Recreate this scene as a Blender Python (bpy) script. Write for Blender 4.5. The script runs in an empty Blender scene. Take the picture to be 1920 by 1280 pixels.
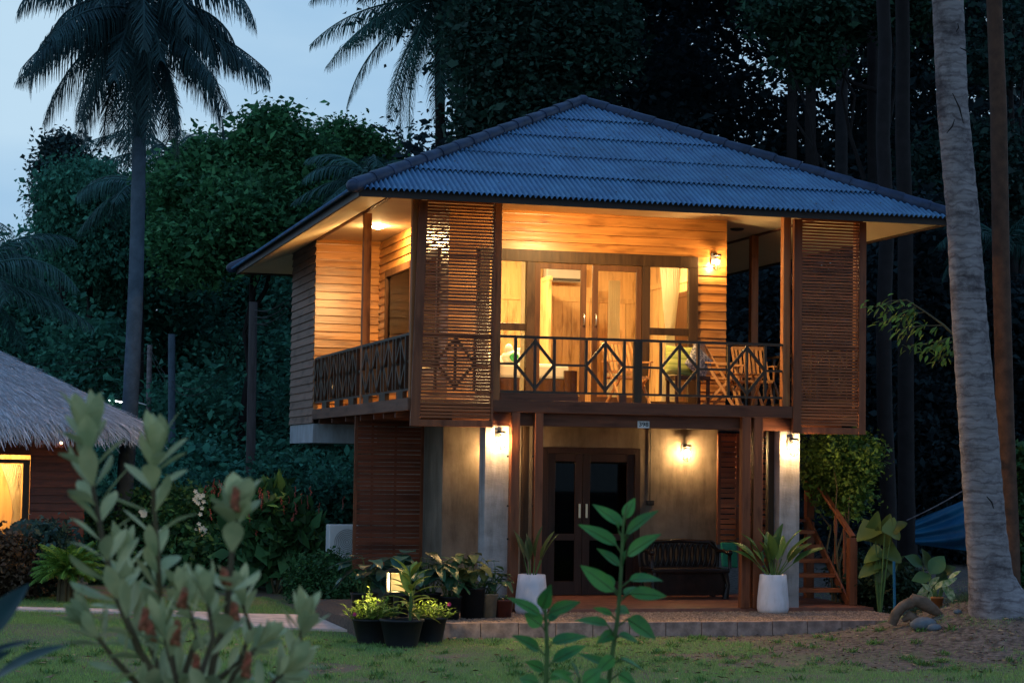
import bpy, math, random
import numpy as np
from mathutils import Vector, Matrix
S = bpy.context.scene
COL = S.collection
R = math.radians
random.seed(7); rng = np.random.default_rng(7)

# ---------------------------------------------------------------- camera
CAM = Vector((-5.8326, -26.3628, 2.0001)); FPX = 3790.0
yaw, pit, rol = R(15.3315), R(3.42105), R(0.83746)
FW = Vector((math.sin(yaw)*math.cos(pit), math.cos(yaw)*math.cos(pit), math.sin(pit)))
_r = Vector((math.cos(yaw), -math.sin(yaw), 0)); _u = _r.cross(FW)
RT = _r*math.cos(rol) + _u*math.sin(rol); UP = -_r*math.sin(rol) + _u*math.cos(rol)
cd = bpy.data.cameras.new('camera'); cam = bpy.data.objects.new('camera', cd); COL.objects.link(cam)
cam.matrix_world = Matrix(((RT.x, UP.x, -FW.x, CAM.x), (RT.y, UP.y, -FW.y, CAM.y), (RT.z, UP.z, -FW.z, CAM.z), (0, 0, 0, 1)))
cd.sensor_width = 36; cd.lens = FPX/1920*36; cd.clip_start = 0.1; cd.clip_end = 2000
cd.dof.use_dof = True; cd.dof.focus_distance = 27.5; cd.dof.aperture_fstop = 9.5
S.camera = cam

# ---------------------------------------------------------------- sky, exposure
wd = bpy.data.worlds.new('World'); S.world = wd; wd.use_nodes = True
nt = wd.node_tree; nt.nodes.clear()
def N(t, ty, **k):
    n = t.nodes.new(ty)
    for a, b in k.items():
        if a in n.inputs.keys(): n.inputs[a].default_value = b
        else: setattr(n, a, b)
    return n
wo = N(nt, 'ShaderNodeOutputWorld'); bg = N(nt, 'ShaderNodeBackground'); nt.links.new(bg.outputs[0], wo.inputs[0])
sky = N(nt, 'ShaderNodeTexSky', sky_type='NISHITA', sun_disc=False, sun_elevation=R(2.0), sun_rotation=R(285))
sc_ = N(nt, 'ShaderNodeVectorMath', operation='SCALE'); sc_.inputs['Scale'].default_value = 0.01
nt.links.new(sky.outputs[0], sc_.inputs[0])
tc = N(nt, 'ShaderNodeTexCoord'); mp = N(nt, 'ShaderNodeMapping'); mp.inputs['Scale'].default_value = (1.0, 1.0, 2.6)
nt.links.new(tc.outputs['Generated'], mp.inputs[0])
no = N(nt, 'ShaderNodeTexNoise'); no.inputs['Scale'].default_value = 3.2; no.inputs['Detail'].default_value = 5; no.inputs['Roughness'].default_value = .5
nt.links.new(mp.outputs[0], no.inputs['Vector'])
rp = N(nt, 'ShaderNodeValToRGB'); rp.color_ramp.elements[0].position = .36; rp.color_ramp.elements[1].position = .66
rp.color_ramp.elements[0].color = (.30, .52, .77, 1); rp.color_ramp.elements[1].color = (.51, .71, .88, 1)
nt.links.new(no.outputs['Fac'], rp.inputs[0])
ad = N(nt, 'ShaderNodeVectorMath', operation='ADD'); sz = N(nt, 'ShaderNodeSeparateXYZ'); nt.links.new(tc.outputs['Generated'], sz.inputs[0])
zr = N(nt, 'ShaderNodeMapRange'); zr.inputs['From Min'].default_value = .22; zr.inputs['From Max'].default_value = .75; nt.links.new(sz.outputs[2], zr.inputs['Value'])
zx = N(nt, 'ShaderNodeMix', data_type='RGBA'); zx.inputs[7].default_value = (.15, .33, .66, 1); nt.links.new(zr.outputs[0], zx.inputs[0]); nt.links.new(rp.outputs[0], zx.inputs[6])
nt.links.new(zx.outputs[2], ad.inputs[0]); nt.links.new(sc_.outputs[0], ad.inputs[1])
nt.links.new(ad.outputs[0], bg.inputs[0]); bg.inputs[1].default_value = 1.0
sl = bpy.data.lights.new('sun', 'SUN'); sl.energy = 0.12; sl.angle = R(25); sl.color = (.75, .86, 1)
so = bpy.data.objects.new('sun', sl); COL.objects.link(so); so.rotation_euler = (R(50), 0, R(-25))
S.view_settings.view_transform = 'Standard'; S.view_settings.look = 'None'; S.view_settings.exposure = 0; S.view_settings.gamma = 1
S.view_settings.use_curve_mapping = False
S.render.engine = 'CYCLES'; S.cycles.use_denoising = True; S.cycles.max_bounces = 8; S.cycles.diffuse_bounces = 4
S.cycles.transparent_max_bounces = 12; S.cycles.sample_clamp_indirect = 4; S.cycles.caustics_reflective = False; S.cycles.caustics_refractive = False

# ---------------------------------------------------------------- helpers
def ray(x, y): return (FW*FPX + RT*(x-960) - UP*(y-640))/FPX
def at(x, y, X=None, Y=None, Z=None, D=None):       # where the sight line of a photo pixel meets a real plane
    d = ray(x, y)
    t = (X-CAM.x)/d.x if X is not None else (Y-CAM.y)/d.y if Y is not None else (Z-CAM.z)/d.z if Z is not None else D
    return CAM + d*t
def ax(x, y, Y): return at(x, y, Y=Y).x
def az(x, y, Y): return at(x, y, Y=Y).z
def gz(x, y):                                        # lawn height
    z = -.19 + .64*math.exp(-(((x-7.3)/1.5)**2 + ((y+3.2)/1.7)**2)) + .25/(1+math.exp(-(x-9.5)*1.2))/(1+math.exp(-(y+1.0)*1.3))
    if -2.2 < y < 14 and x < 7: z += .0
    return z
def gzn(x, y): return -.19 + .64*np.exp(-(((x-7.3)/1.5)**2 + ((y+3.2)/1.7)**2)) + .25/(1+np.exp(-(x-9.5)*1.2))/(1+np.exp(-(y+1.0)*1.3))
def ground(x, y, dist):                              # ground point under photo column x at axial distance
    p = at(x, y, D=dist); return Vector((p.x, p.y, gz(p.x, p.y)))

def tag(o, label=None, cat=None, group=None, kind=None):
    for k, v in (('label', label), ('category', cat), ('group', group), ('kind', kind)):
        if v: o[k] = v
    return o
def thing(name, label, cat, loc=(0, 0, 0), rz=0, group=None):
    o = bpy.data.objects.new(name, None); COL.objects.link(o); o.location = loc; o.rotation_euler = (0, 0, rz)
    o.empty_display_size = .1
    return tag(o, label, cat, group)
def org(o):
    v = Vector((0, 0, 0))
    while o is not None: v += o.location; o = o.parent
    return v
def link(name, me, mat, parent):
    ob = bpy.data.objects.new(name, me); COL.objects.link(ob); ob.parent = parent
    for m in (mat if isinstance(mat, (list, tuple)) else [mat]): me.materials.append(m)
    return ob
def nmesh(name, V, F, mat, parent=None, smooth=False, local=False):
    V = np.asarray(V, dtype=np.float32).reshape(-1, 3); F = np.asarray(F, dtype=np.int32)
    if parent is not None and not local: V = V - np.array(org(parent), dtype=np.float32)
    me = bpy.data.meshes.new(name); k = F.shape[1]
    me.vertices.add(len(V)); me.vertices.foreach_set('co', V.ravel())
    me.loops.add(F.size); me.loops.foreach_set('vertex_index', F.ravel())
    me.polygons.add(len(F)); me.polygons.foreach_set('loop_start', np.arange(0, F.size, k, dtype=np.int32))
    me.polygons.foreach_set('loop_total', np.full(len(F), k, dtype=np.int32))
    if smooth: me.polygons.foreach_set('use_smooth', np.ones(len(F), dtype=bool))
    me.update(calc_edges=True)
    return link(name, me, mat, parent)
class MB:
    def __init__(s): s.v = []; s.f = []; s.sm = []
    def add(s, vs, fs, sm=False):
        b = len(s.v); s.v += [tuple(v) for v in vs]
        for f in fs: s.f.append(tuple(i+b for i in f)); s.sm.append(sm)
        return s
    def box(s, a, b):
        x0, y0, z0 = a; x1, y1, z1 = b
        v = [(x, y, z) for x in (x0, x1) for y in (y0, y1) for z in (z0, z1)]
        return s.add(v, [(0, 1, 3, 2), (4, 6, 7, 5), (0, 4, 5, 1), (2, 3, 7, 6), (0, 2, 6, 4), (1, 5, 7, 3)])
    def bar(s, p, q, w, h, up=(0, 0, 1)):            # rectangular bar from p to q
        p = Vector(p); q = Vector(q); d = (q-p).normalized(); up = Vector(up)
        a = d.cross(up)
        if a.length < 1e-3: a = d.cross(Vector((1, 0, 0)))
        a.normalize(); b = a.cross(d)
        v = [c+a*i*w/2+b*j*h/2 for c in (p, q) for i, j in ((-1, -1), (1, -1), (1, 1), (-1, 1))]
        return s.add(v, [(3, 2, 1, 0), (4, 5, 6, 7), (0, 1, 5, 4), (1, 2, 6, 5), (2, 3, 7, 6), (3, 0, 4, 7)])
    def tube(s, pts, rad, n=8, cap=True):
        pts = [Vector(p) for p in pts]; m = len(pts)
        if not hasattr(rad, '__len__'): rad = [rad]*m
        vs = []; a = None
        for i, p in enumerate(pts):
            d = (pts[min(i+1, m-1)]-pts[max(i-1, 0)]).normalized()
            if a is None:
                a = d.cross(Vector((0, 0, 1)))
                if a.length < .05: a = d.cross(Vector((1, 0, 0)))
            a = (a - d*a.dot(d)).normalized(); b = d.cross(a)
            for k in range(n):
                t = 2*math.pi*k/n; vs.append(p+(a*math.cos(t)+b*math.sin(t))*rad[i])
        fs = [(i*n+k, i*n+(k+1) % n, (i+1)*n+(k+1) % n, (i+1)*n+k) for i in range(m-1) for k in range(n)]
        s.add(vs, fs, True)
        if cap: s.add(vs[:n], [tuple(range(n))[::-1]]); s.add(vs[-n:], [tuple(range(n))])
        return s
    def lathe(s, prof, c=(0, 0, 0), n=24, wob=0):
        vs = []
        for i, (r, z) in enumerate(prof):
            for k in range(n):
                t = 2*math.pi*k/n; vs.append((c[0]+r*math.cos(t), c[1]+r*math.sin(t), c[2]+z))
        m = len(prof)
        return s.add(vs, [(i*n+k, i*n+(k+1) % n, (i+1)*n+(k+1) % n, (i+1)*n+k) for i in range(m-1) for k in range(n)], True)
    def disk(s, r, c, n=24):
        return s.add([(c[0]+r*math.cos(2*math.pi*k/n), c[1]+r*math.sin(2*math.pi*k/n), c[2]) for k in range(n)], [tuple(range(n))])
    def blob(s, c, rad, n=12, m=8, jit=0, seed=0):
        rr = random.Random(seed); vs = []
        for i in range(m+1):
            th = math.pi*i/m
            for k in range(n):
                ph = 2*math.pi*k/n; j = 1+rr.uniform(-jit, jit)
                vs.append((c[0]+rad[0]*j*math.sin(th)*math.cos(ph), c[1]+rad[1]*j*math.sin(th)*math.sin(ph), c[2]+rad[2]*j*math.cos(th)))
        return s.add(vs, [(i*n+k, (i+1)*n+k, (i+1)*n+(k+1) % n, i*n+(k+1) % n) for i in range(m) for k in range(n)], True)
    def build(s, name, mat, parent=None, local=False, bevel=0):
        o = org(parent) if (parent is not None and not local) else Vector((0, 0, 0))
        me = bpy.data.meshes.new(name); me.from_pydata([(v[0]-o.x, v[1]-o.y, v[2]-o.z) for v in s.v], [], s.f)
        me.polygons.foreach_set('use_smooth', s.sm); me.update()
        ob = link(name, me, mat, parent)
        if bevel:
            m = ob.modifiers.new('bevel', 'BEVEL'); m.width = bevel; m.segments = 2; m.limit_method = 'ANGLE'
        return ob
def copy_tree(o, parent=None):
    c = o.copy(); COL.objects.link(c); c.parent = parent
    for ch in list(o.children): copy_tree(ch, c)
    return c

# ---------------------------------------------------------------- materials
def mat(name, c1, c2=None, rough=.6, scale=4., stretch=(1, 1, 1), bump=0., bscale=None, detail=6, island=0., spec=.25, metal=0., ramp=(.35, .65), coat=0., trans=0.):
    m = bpy.data.materials.new(name); m.use_nodes = True; t = m.node_tree; b = t.nodes['Principled BSDF']
    b.inputs['Roughness'].default_value = rough; b.inputs['Metallic'].default_value = metal
    b.inputs['Specular IOR Level'].default_value = spec; b.inputs['Coat Weight'].default_value = coat
    c2 = c2 or tuple(x*.8 for x in c1)
    tc = N(t, 'ShaderNodeTexCoord'); mp = N(t, 'ShaderNodeMapping'); mp.inputs['Scale'].default_value = stretch
    t.links.new(tc.outputs['Object'], mp.inputs[0]); vec = mp.outputs[0]
    if island:
        ge = N(t, 'ShaderNodeNewGeometry'); mu = N(t, 'ShaderNodeVectorMath', operation='MULTIPLY_ADD')
        cb = N(t, 'ShaderNodeCombineXYZ'); 
        for i in range(3): t.links.new(ge.outputs['Random Per Island'], cb.inputs[i])
        t.links.new(cb.outputs[0], mu.inputs[0]); mu.inputs[1].default_value = (37, 61, 23); t.links.new(vec, mu.inputs[2]); vec = mu.outputs[0]
    no = N(t, 'ShaderNodeTexNoise'); no.inputs['Scale'].default_value = scale; no.inputs['Detail'].default_value = detail; no.inputs['Roughness'].default_value = .6
    t.links.new(vec, no.inputs['Vector'])
    rp = N(t, 'ShaderNodeValToRGB'); rp.color_ramp.elements[0].position = ramp[0]; rp.color_ramp.elements[1].position = ramp[1]
    rp.color_ramp.elements[0].color = (*c2, 1); rp.color_ramp.elements[1].color = (*c1, 1)
    t.links.new(no.outputs['Fac'], rp.inputs[0]); col = rp.outputs[0]
    if island:
        mr = N(t, 'ShaderNodeMapRange'); mr.inputs['To Min'].default_value = 1-island; mr.inputs['To Max'].default_value = 1+island*.6
        t.links.new(ge.outputs['Random Per Island'], mr.inputs['Value'])
        vm = N(t, 'ShaderNodeVectorMath', operation='SCALE'); t.links.new(col, vm.inputs[0]); t.links.new(mr.outputs[0], vm.inputs['Scale']); col = vm.outputs[0]
    t.links.new(col, b.inputs['Base Color'])
    if bump:
        bp = N(t, 'ShaderNodeBump'); bp.inputs['Strength'].default_value = bump; bp.inputs['Distance'].default_value = .02
        src = no
        if bscale:
            src = N(t, 'ShaderNodeTexNoise'); src.inputs['Scale'].default_value = bscale; src.inputs['Detail'].default_value = 4; t.links.new(vec, src.inputs['Vector'])
        t.links.new(src.outputs['Fac'], bp.inputs['Height']); t.links.new(bp.outputs[0], b.inputs['Normal'])
    if trans:
        o = t.nodes['Material Output']; tr = N(t, 'ShaderNodeBsdfTranslucent'); mx = N(t, 'ShaderNodeMixShader'); mx.inputs[0].default_value = trans
        t.links.new(col, tr.inputs[0]); t.links.new(b.outputs[0], mx.inputs[1]); t.links.new(tr.outputs[0], mx.inputs[2]); t.links.new(mx.outputs[0], o.inputs[0])
    return m
def wood(name, c1, c2, axis='x', rough=.5, island=.18, bump=.25, scale=3.2, knots=True):
    st = {'x': (.35, 6, 6), 'y': (6, .35, 6), 'z': (6, 6, .35)}[axis]
    m = mat(name, c1, c2, rough=rough, scale=scale, stretch=st, bump=bump, island=island, detail=8, ramp=(.3, .7))
    if knots:                                        # dark knots and blotches that belong to the boards
        t = m.node_tree; b = t.nodes['Principled BSDF']; ln = b.inputs['Base Color'].links[0]; src = ln.from_socket
        tc = N(t, 'ShaderNodeTexCoord'); mp = N(t, 'ShaderNodeMapping'); k = {'x': (1.2, 5, 5), 'y': (5, 1.2, 5), 'z': (5, 5, 1.2)}[axis]
        mp.inputs['Scale'].default_value = k; t.links.new(tc.outputs['Object'], mp.inputs[0])
        n2 = N(t, 'ShaderNodeTexNoise'); n2.inputs['Scale'].default_value = 1.6; n2.inputs['Detail'].default_value = 3; t.links.new(mp.outputs[0], n2.inputs['Vector'])
        r2 = N(t, 'ShaderNodeValToRGB'); r2.color_ramp.elements[0].position = .3; r2.color_ramp.elements[1].position = .47
        r2.color_ramp.elements[0].color = (.55, .5, .45, 1); r2.color_ramp.elements[1].color = (1, 1, 1, 1); t.links.new(n2.outputs['Fac'], r2.inputs[0])
        mu = N(t, 'ShaderNodeVectorMath', operation='MULTIPLY'); t.links.new(src, mu.inputs[0]); t.links.new(r2.outputs[0], mu.inputs[1]); t.links.new(mu.outputs[0], b.inputs['Base Color'])
    return m
def emis(name, c, s):
    m = bpy.data.materials.new(name); m.use_nodes = True; t = m.node_tree; t.nodes.clear()
    e = N(t, 'ShaderNodeEmission'); e.inputs[0].default_value = (*c, 1); e.inputs[1].default_value = s
    o = N(t, 'ShaderNodeOutputMaterial'); t.links.new(e.outputs[0], o.inputs[0]); return m
def glass(name, tint=(1, 1, 1), refl=1.45):
    m = bpy.data.materials.new(name); m.use_nodes = True; t = m.node_tree; t.nodes.clear()
    o = N(t, 'ShaderNodeOutputMaterial'); mx = N(t, 'ShaderNodeMixShader'); tr = N(t, 'ShaderNodeBsdfTransparent'); tr.inputs[0].default_value = (*tint, 1)
    g = N(t, 'ShaderNodeBsdfGlossy'); g.inputs['Roughness'].default_value = .02; f = N(t, 'ShaderNodeFresnel'); f.inputs[0].default_value = refl
    t.links.new(f.outputs[0], mx.inputs[0]); t.links.new(tr.outputs[0], mx.inputs[1]); t.links.new(g.outputs[0], mx.inputs[2]); t.links.new(mx.outputs[0], o.inputs[0]); return m
M = {}
M['siding'] = wood('cedar siding', (.62, .285, .08), (.34, .13, .032), 'x', rough=.33, island=.28)
M['sidingy'] = wood('cedar siding side', (.62, .285, .08), (.34, .13, .032), 'y', rough=.33, island=.28)
for k_ in ('siding', 'sidingy'): M[k_].node_tree.nodes['Principled BSDF'].inputs['Specular IOR Level'].default_value = .5
M['sideshade'] = wood('shade toned siding', (.26, .15, .11), (.19, .11, .08), 'y', rough=.6, island=.15)  # same house boards, the unlit side's shade put into the colour
M['red'] = wood('red stained wood', (.20, .05, .02), (.12, .03, .013), 'x', rough=.42, island=.25)
M['redz'] = wood('red stained post', (.23, .072, .029), (.14, .042, .018), 'z', rough=.45, island=.2)
M['slat'] = wood('slat wood', (.37, .108, .036), (.22, .058, .02), 'x', rough=.42, island=.3)
M['beam'] = wood('beam wood', (.16, .055, .028), (.09, .03, .016), 'x', rough=.55, island=.2)
M['beamy'] = wood('side beam wood', (.20, .095, .06), (.12, .055, .035), 'y', rough=.55, island=.2)
M['frame'] = wood('door frame wood', (.075, .042, .02), (.040, .022, .011), 'z', rough=.42, island=.3)
M['doorw'] = wood('door leaf wood', (.12, .055, .024), (.07, .031, .014), 'z', rough=.4, island=.2)
M['darkdoor'] = wood('dark door wood', (.04, .018, .013), (.024, .011, .008), 'z', rough=.45, island=.2)
M['postw'] = wood('cedar post', (.40, .16, .055), (.27, .09, .03), 'z', rough=.5, island=.2)
M['rail'] = mat('dark railing paint', (.060, .036, .023), (.035, .022, .015), rough=.35, scale=9)
M['deck'] = wood('deck boards', (.34, .19, .10), (.22, .12, .06), 'x', rough=.6, island=.25)
M['ceil'] = mat('cream ceiling board', (.72, .62, .42), (.66, .56, .37), rough=.8, scale=2)
M['fascia'] = mat('dark fascia board', (.035, .022, .02), (.025, .016, .015), rough=.5, scale=3)
M['concrete'] = mat('polished concrete', (.25, .20, .15), (.135, .108, .082), rough=.65, scale=1.7, bump=.15, bscale=14, ramp=(.32, .7))
M['concretec'] = mat('column concrete', (.36, .335, .33), (.24, .22, .215), rough=.65, scale=2.2, stretch=(1, 1, 2.5), bump=.2, bscale=18, ramp=(.32, .7))
M['slab'] = mat('painted concrete slab', (.46, .48, .52), (.40, .42, .46), rough=.7, scale=2)
M['kerb'] = mat('kerb concrete', (.46, .30, .245), (.25, .165, .14), rough=.9, scale=6, bump=.3, island=.22)
M['pathm'] = mat('pale path concrete', (.85, .63, .53), (.66, .49, .42), rough=.9, scale=5, bump=.2)
M['tile'] = mat('terracotta floor', (.25, .10, .065), (.15, .06, .042), rough=.5, scale=5)
M['pebble'] = mat('pebbles', (.36, .24, .17), (.16, .10, .075), rough=.7, scale=1.2, island=.45)
M['gravelbed'] = mat('gravel bed', (.16, .11, .08), (.07, .05, .04), rough=.95, scale=30, bump=.5)
M['white'] = mat('white ceramic', (.70, .63, .66), (.62, .56, .59), rough=.35, scale=3)
M['black'] = mat('black plastic', (.018, .018, .02), (.012, .012, .014), rough=.45)
M['metal'] = mat('dark metal', (.05, .045, .04), (.03, .03, .03), rough=.4, metal=.6)
M['brass'] = mat('brushed handle metal', (.75, .6, .42), (.6, .48, .33), rough=.3, metal=.9)
M['steel'] = mat('steel handle', (.7, .68, .64), (.55, .53, .5), rough=.3, metal=.9)
M['cable'] = mat('black cable', (.02, .02, .02), rough=.6)
M['soil'] = mat('potting soil', (.05, .032, .02), (.025, .016, .01), rough=1, scale=20, bump=.6)
M['glass'] = glass('window glass', (.95, .96, .94), 1.14)
M['dglass'] = glass('dark door glass', (.25, .28, .28), 1.22)
M['curtain'] = mat('cream curtain', (.86, .80, .62), (.80, .74, .56), rough=.9, scale=3, trans=.65)
M['inwall'] = wood('interior boards', (.78, .54, .26), (.62, .39, .17), 'z', rough=.55, island=.2)
M['sheet'] = mat('white bed linen', (.82, .80, .74), (.76, .74, .68), rough=.9)
M['acw'] = mat('white appliance plastic', (.62, .63, .63), (.56, .57, .57), rough=.5)
M['tarp'] = mat('blue tarpaulin', (.008, .10, .20), (.004, .05, .12), rough=.45, scale=2, bump=.3)
M['chairw'] = wood('teak chair wood', (.52, .27, .10), (.36, .17, .06), 'z', rough=.5, island=.2, knots=False)

def stain(m, st, lo=.62, scale=2.0, p0=.34, p1=.55):    # streaks and patches of dirt over a finish
    t = m.node_tree; b = t.nodes['Principled BSDF']; src = b.inputs['Base Color'].links[0].from_socket
    tc = N(t, 'ShaderNodeTexCoord'); mp = N(t, 'ShaderNodeMapping'); mp.inputs['Scale'].default_value = st; mp.inputs['Location'].default_value = (3.1, 7.7, 1.3); t.links.new(tc.outputs['Object'], mp.inputs[0])
    n = N(t, 'ShaderNodeTexNoise'); n.inputs['Scale'].default_value = scale; n.inputs['Detail'].default_value = 9; n.inputs['Roughness'].default_value = .7; t.links.new(mp.outputs[0], n.inputs['Vector'])
    r = N(t, 'ShaderNodeValToRGB'); r.color_ramp.elements[0].position = p0; r.color_ramp.elements[1].position = p1; r.color_ramp.elements[0].color = (lo, lo*.97, lo*.93, 1); r.color_ramp.elements[1].color = (1, 1, 1, 1); t.links.new(n.outputs['Fac'], r.inputs[0])
    mu = N(t, 'ShaderNodeVectorMath', operation='MULTIPLY'); t.links.new(src, mu.inputs[0]); t.links.new(r.outputs[0], mu.inputs[1]); t.links.new(mu.outputs[0], b.inputs['Base Color'])
stain(M['concrete'], (2.5, 2.5, .5)); stain(M['concretec'], (4, 4, .6)); stain(M['slab'], (3, 3, .8), .7); stain(M['white'], (5, 5, 1.2), .8); stain(M['kerb'], (2, 2, 2), .6); stain(M['pathm'], (1.5, 1.5, 1.5), .7)
# ---------------------------------------------------------------- house
M['roof'] = mat('blue grey corrugated roof sheet', (.095, .24, .41), (.06, .155, .30), rough=.5, scale=3.1, detail=12, spec=.5, island=.10)
M['cap'] = mat('dark ridge tile', (.035, .055, .11), (.022, .035, .07), rough=.45, scale=3, island=.15)
house = thing('stilt_house', 'two storey timber stilt house with lit veranda under a blue corrugated hip roof', 'house', (0, 0, 0))
XL, XR, YF, YB = -.98, 7.49, -.98, 10.84; ZE, ZA = 5.50, 7.50; XM = (XL+XR)/2; RY = 3.9
roofV = []; roofF = []
stain(M['roof'], (1, .45, .45), .78, 1.4, .32, .6); stain(M['cap'], (2, 2, 2), .6)
def slope(o, eu, ev, W, run, a, b, pitch, nc):
    """corrugated slope: eave start o, unit eu along eave, ev inwards, W eave length, hips run in by a / b"""
    V = []; F = []; per = 8; n = int(W/pitch)*per; us = np.linspace(0, W, n+1)
    o = np.array(o); eu = np.array(eu); ev = np.array(ev); up = np.array([0, 0, 1.])
    vmax = np.clip(np.minimum(us/a, (W-us)/b), 0, 1)
    L = math.hypot(run, ZA-ZE); nrm = up*run/L - ev*(ZA-ZE)/L
    for k in range(nc):
        v0, v1 = k/nc*1.0, (k+1)/nc
        if k == 0: v0 = -.012
        else: v0 -= .028
        lift = .024 if k else .004
        wob = .004*math.sin(k*2.1)
        cw = np.cos(2*np.pi*us/pitch); amp = .021*(1-2*((1-cw)/2)**1.8)
        bot = np.full(n+1, v0); top = np.minimum(v1, vmax); bot = np.minimum(bot, vmax)
        P0 = o + us[:, None]*eu + (bot*run)[:, None]*ev + (bot*(ZA-ZE))[:, None]*up + (amp+lift+wob)[:, None]*nrm
        P1 = o + us[:, None]*eu + (top*run)[:, None]*ev + (top*(ZA-ZE))[:, None]*up + (amp+0*lift)[:, None]*nrm
        Pd = P0 - nrm*.024 + ev*.012
        base = sum(len(x) for x in V); V += [P0, P1, Pd]; m = n+1
        ok = np.where((np.maximum(vmax[:-1], vmax[1:]) > v0+1e-4))[0]
        F.append(np.stack([base+ok, base+ok+1, base+m+ok+1, base+m+ok], 1))
    return np.concatenate(V), np.concatenate(F)
roof = None
W1 = XR-XL; W2 = YB-YF
parts = [((XL, YF, ZE), (1, 0, 0), (0, 1, 0), W1, RY, W1/2, W1/2), ((XR, YB, ZE), (-1, 0, 0), (0, -1, 0), W1, RY, W1/2, W1/2),
         ((XL, YB, ZE), (0, -1, 0), (1, 0, 0), W2, W1/2, RY, RY), ((XR, YF, ZE), (0, 1, 0), (-1, 0, 0), W2, W1/2, RY, RY)]
VV = []; FF = []; b0 = 0
for p in parts:
    v, f = slope(*p, .0735, 5); VV.append(v); FF.append(f+b0); b0 += len(v)
roof = nmesh('roof', np.concatenate(VV), np.concatenate(FF), M['roof'], house, smooth=True)
def hipcap(p, q, name='ridge_cap'):
    p = Vector(p); q = Vector(q); L = (q-p).length; n = int(L/.40); d = (q-p)/n; m = MB(); dn = d.normalized()
    for i in range(n):
        a = p+d*i-dn*.05; b = p+d*(i+1); j = rng.uniform(-.006, .006)
        m.tube([a, a+dn*.03, a+(b-a)*.5, b], [.098, .103, .096, .084+j], 14)
    m.blob(p-dn*.05, (.10, .10, .09), 14, 8)
    return m.build(name, M['cap'], roof)
A1 = (XM, YF+RY, ZA+.02); A2 = (XM, YB-RY, ZA+.02)
hipcap((XL, YF, ZE+.02), A1); hipcap((XR, YF, ZE+.02), A1); hipcap((XL, YB, ZE+.02), A2); hipcap((XR, YB, ZE+.02), A2); hipcap(A1, A2)
m = MB(); e = .93; zb = 5.385; zt = 5.49
m.box((-e, -e, zb), (6.6+e-.09, -e+.03, zt)); m.box((-e, -e+.033, zb), (-e+.03, YB-.06, zt)); m.box((6.6+e-.12, -e+.033, zb), (6.6+e-.09, YB-.06, zt)); m.box((-e+.033, YB-.09, zb), (6.6+e-.123, YB-.06, zt))
m.build('fascia', M['fascia'], house)
# soffit boards slope up from the fascia to the wall line, flat ceiling inside
m = MB(); x0, x1, y0, y1 = -e+.03, 6.6+e-.12, -e+.03, YB-.09; zi, zo = 5.74, 5.42
ring_o = [(x0, y0, zo), (x1, y0, zo), (x1, y1, zo), (x0, y1, zo)]; ring_i = [(0, 0, zi), (6.6, 0, zi), (6.6, 10.0, zi), (0, 10.0, zi)]
for i in range(4):
    j = (i+1) % 4; a, b, c, d = ring_o[i], ring_o[j], ring_i[j], ring_i[i]
    m.add([a, b, c, d, *[(q[0], q[1], q[2]+.02) for q in (a, b, c, d)]], [(3, 2, 1, 0), (4, 5, 6, 7), (0, 1, 5, 4), (1, 2, 6, 5), (2, 3, 7, 6), (3, 0, 4, 7)])
m.build('soffit', M['ceil'], house)
m = MB(); m.box((.002, .002, 5.741), (6.598, 9.998, 5.76)); m.build('ceiling', M['ceil'], house)
m = MB(); m.box((-.03, .05, 5.715), (.03, 10, 5.739)); m.box((6.57, .05, 5.715), (6.63, 10, 5.739)); m.box((.032, -.02, 5.715), (6.568, .03, 5.739)); m.build('ceiling_trim', M['beamy'], house)

def lap(m, axis, c, a0, a1, z0, z1, out, openings=(), step=.136):
    """lap siding boards in plane axis=c, from a0 to a1, facing out (+-1)"""
    k = 0; z = z0
    while z < z1-.01:
        zt = min(z+step-.011, z1); segs = [(a0, a1)]
        for (o0, o1, oz0, oz1) in openings:
            if z < oz1-.02 and z+step > oz0+.02:
                segs = [s for (p, q) in segs for s in ((p, min(q, o0)), (max(p, o1), q)) if s[1]-s[0] > .01]
        for p, q in segs:
            b0 = c+out*(.030+random.uniform(-.002, .003)); t0 = c+out*.008; w = c
            if axis == 'y': v = [(p, w, z), (q, w, z), (q, w, zt), (p, w, zt), (p, b0, z), (q, b0, z), (q, t0, zt), (p, t0, zt)]
            else: v = [(w, p, z), (w, q, z), (w, q, zt), (w, p, zt), (b0, p, z), (b0, q, z), (t0, q, zt), (t0, p, zt)]
            m.add(v, [(3, 2, 1, 0), (4, 5, 6, 7), (0, 1, 5, 4), (1, 2, 6, 5), (2, 3, 7, 6), (3, 0, 4, 7)])
            c1_ = c+out*.003; zb_ = min(z+step+.002, z1+.001)
            if axis == 'y': m.box((p+.001, min(c, c1_), zt-.004), (q-.001, max(c, c1_), zb_))
            else: m.box((min(c, c1_), p+.001, zt-.004), (max(c, c1_), q-.001, zb_))
        z += step; k += 1
YW = 2.47; XW = 1.106; XE = 5.43; ZD = 2.83; ZC = 5.74
m = MB(); lap(m, 'y', YW, XW-.02, XE+.02, 5.158-.136*18, ZC, -1, [(1.545, 4.975, ZD, 5.16)]); m.build('front_wall', M['siding'], house)
wy0, wy1 = 3.05, at(727, 520, X=XW).y; wz1 = at(727, 508, X=XW).z
m = MB(); lap(m, 'x', XW, YW+.002, 7.55, wz1-.136*17, ZC, -1, [(wy0, wy1, 3.45, wz1)]); m.build('side_wall', M['sidingy'], house)
m = MB(); lap(m, 'y', 7.55, -.012, XW-.004, 2.68, ZC, -1); m.build('end_wall', M['siding'], house)
m = MB(); lap(m, 'x', 0, 7.56, 10.0, 2.62, ZC+.0, -1); m.build('outer_side_wall', M['sideshade'], house)
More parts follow.
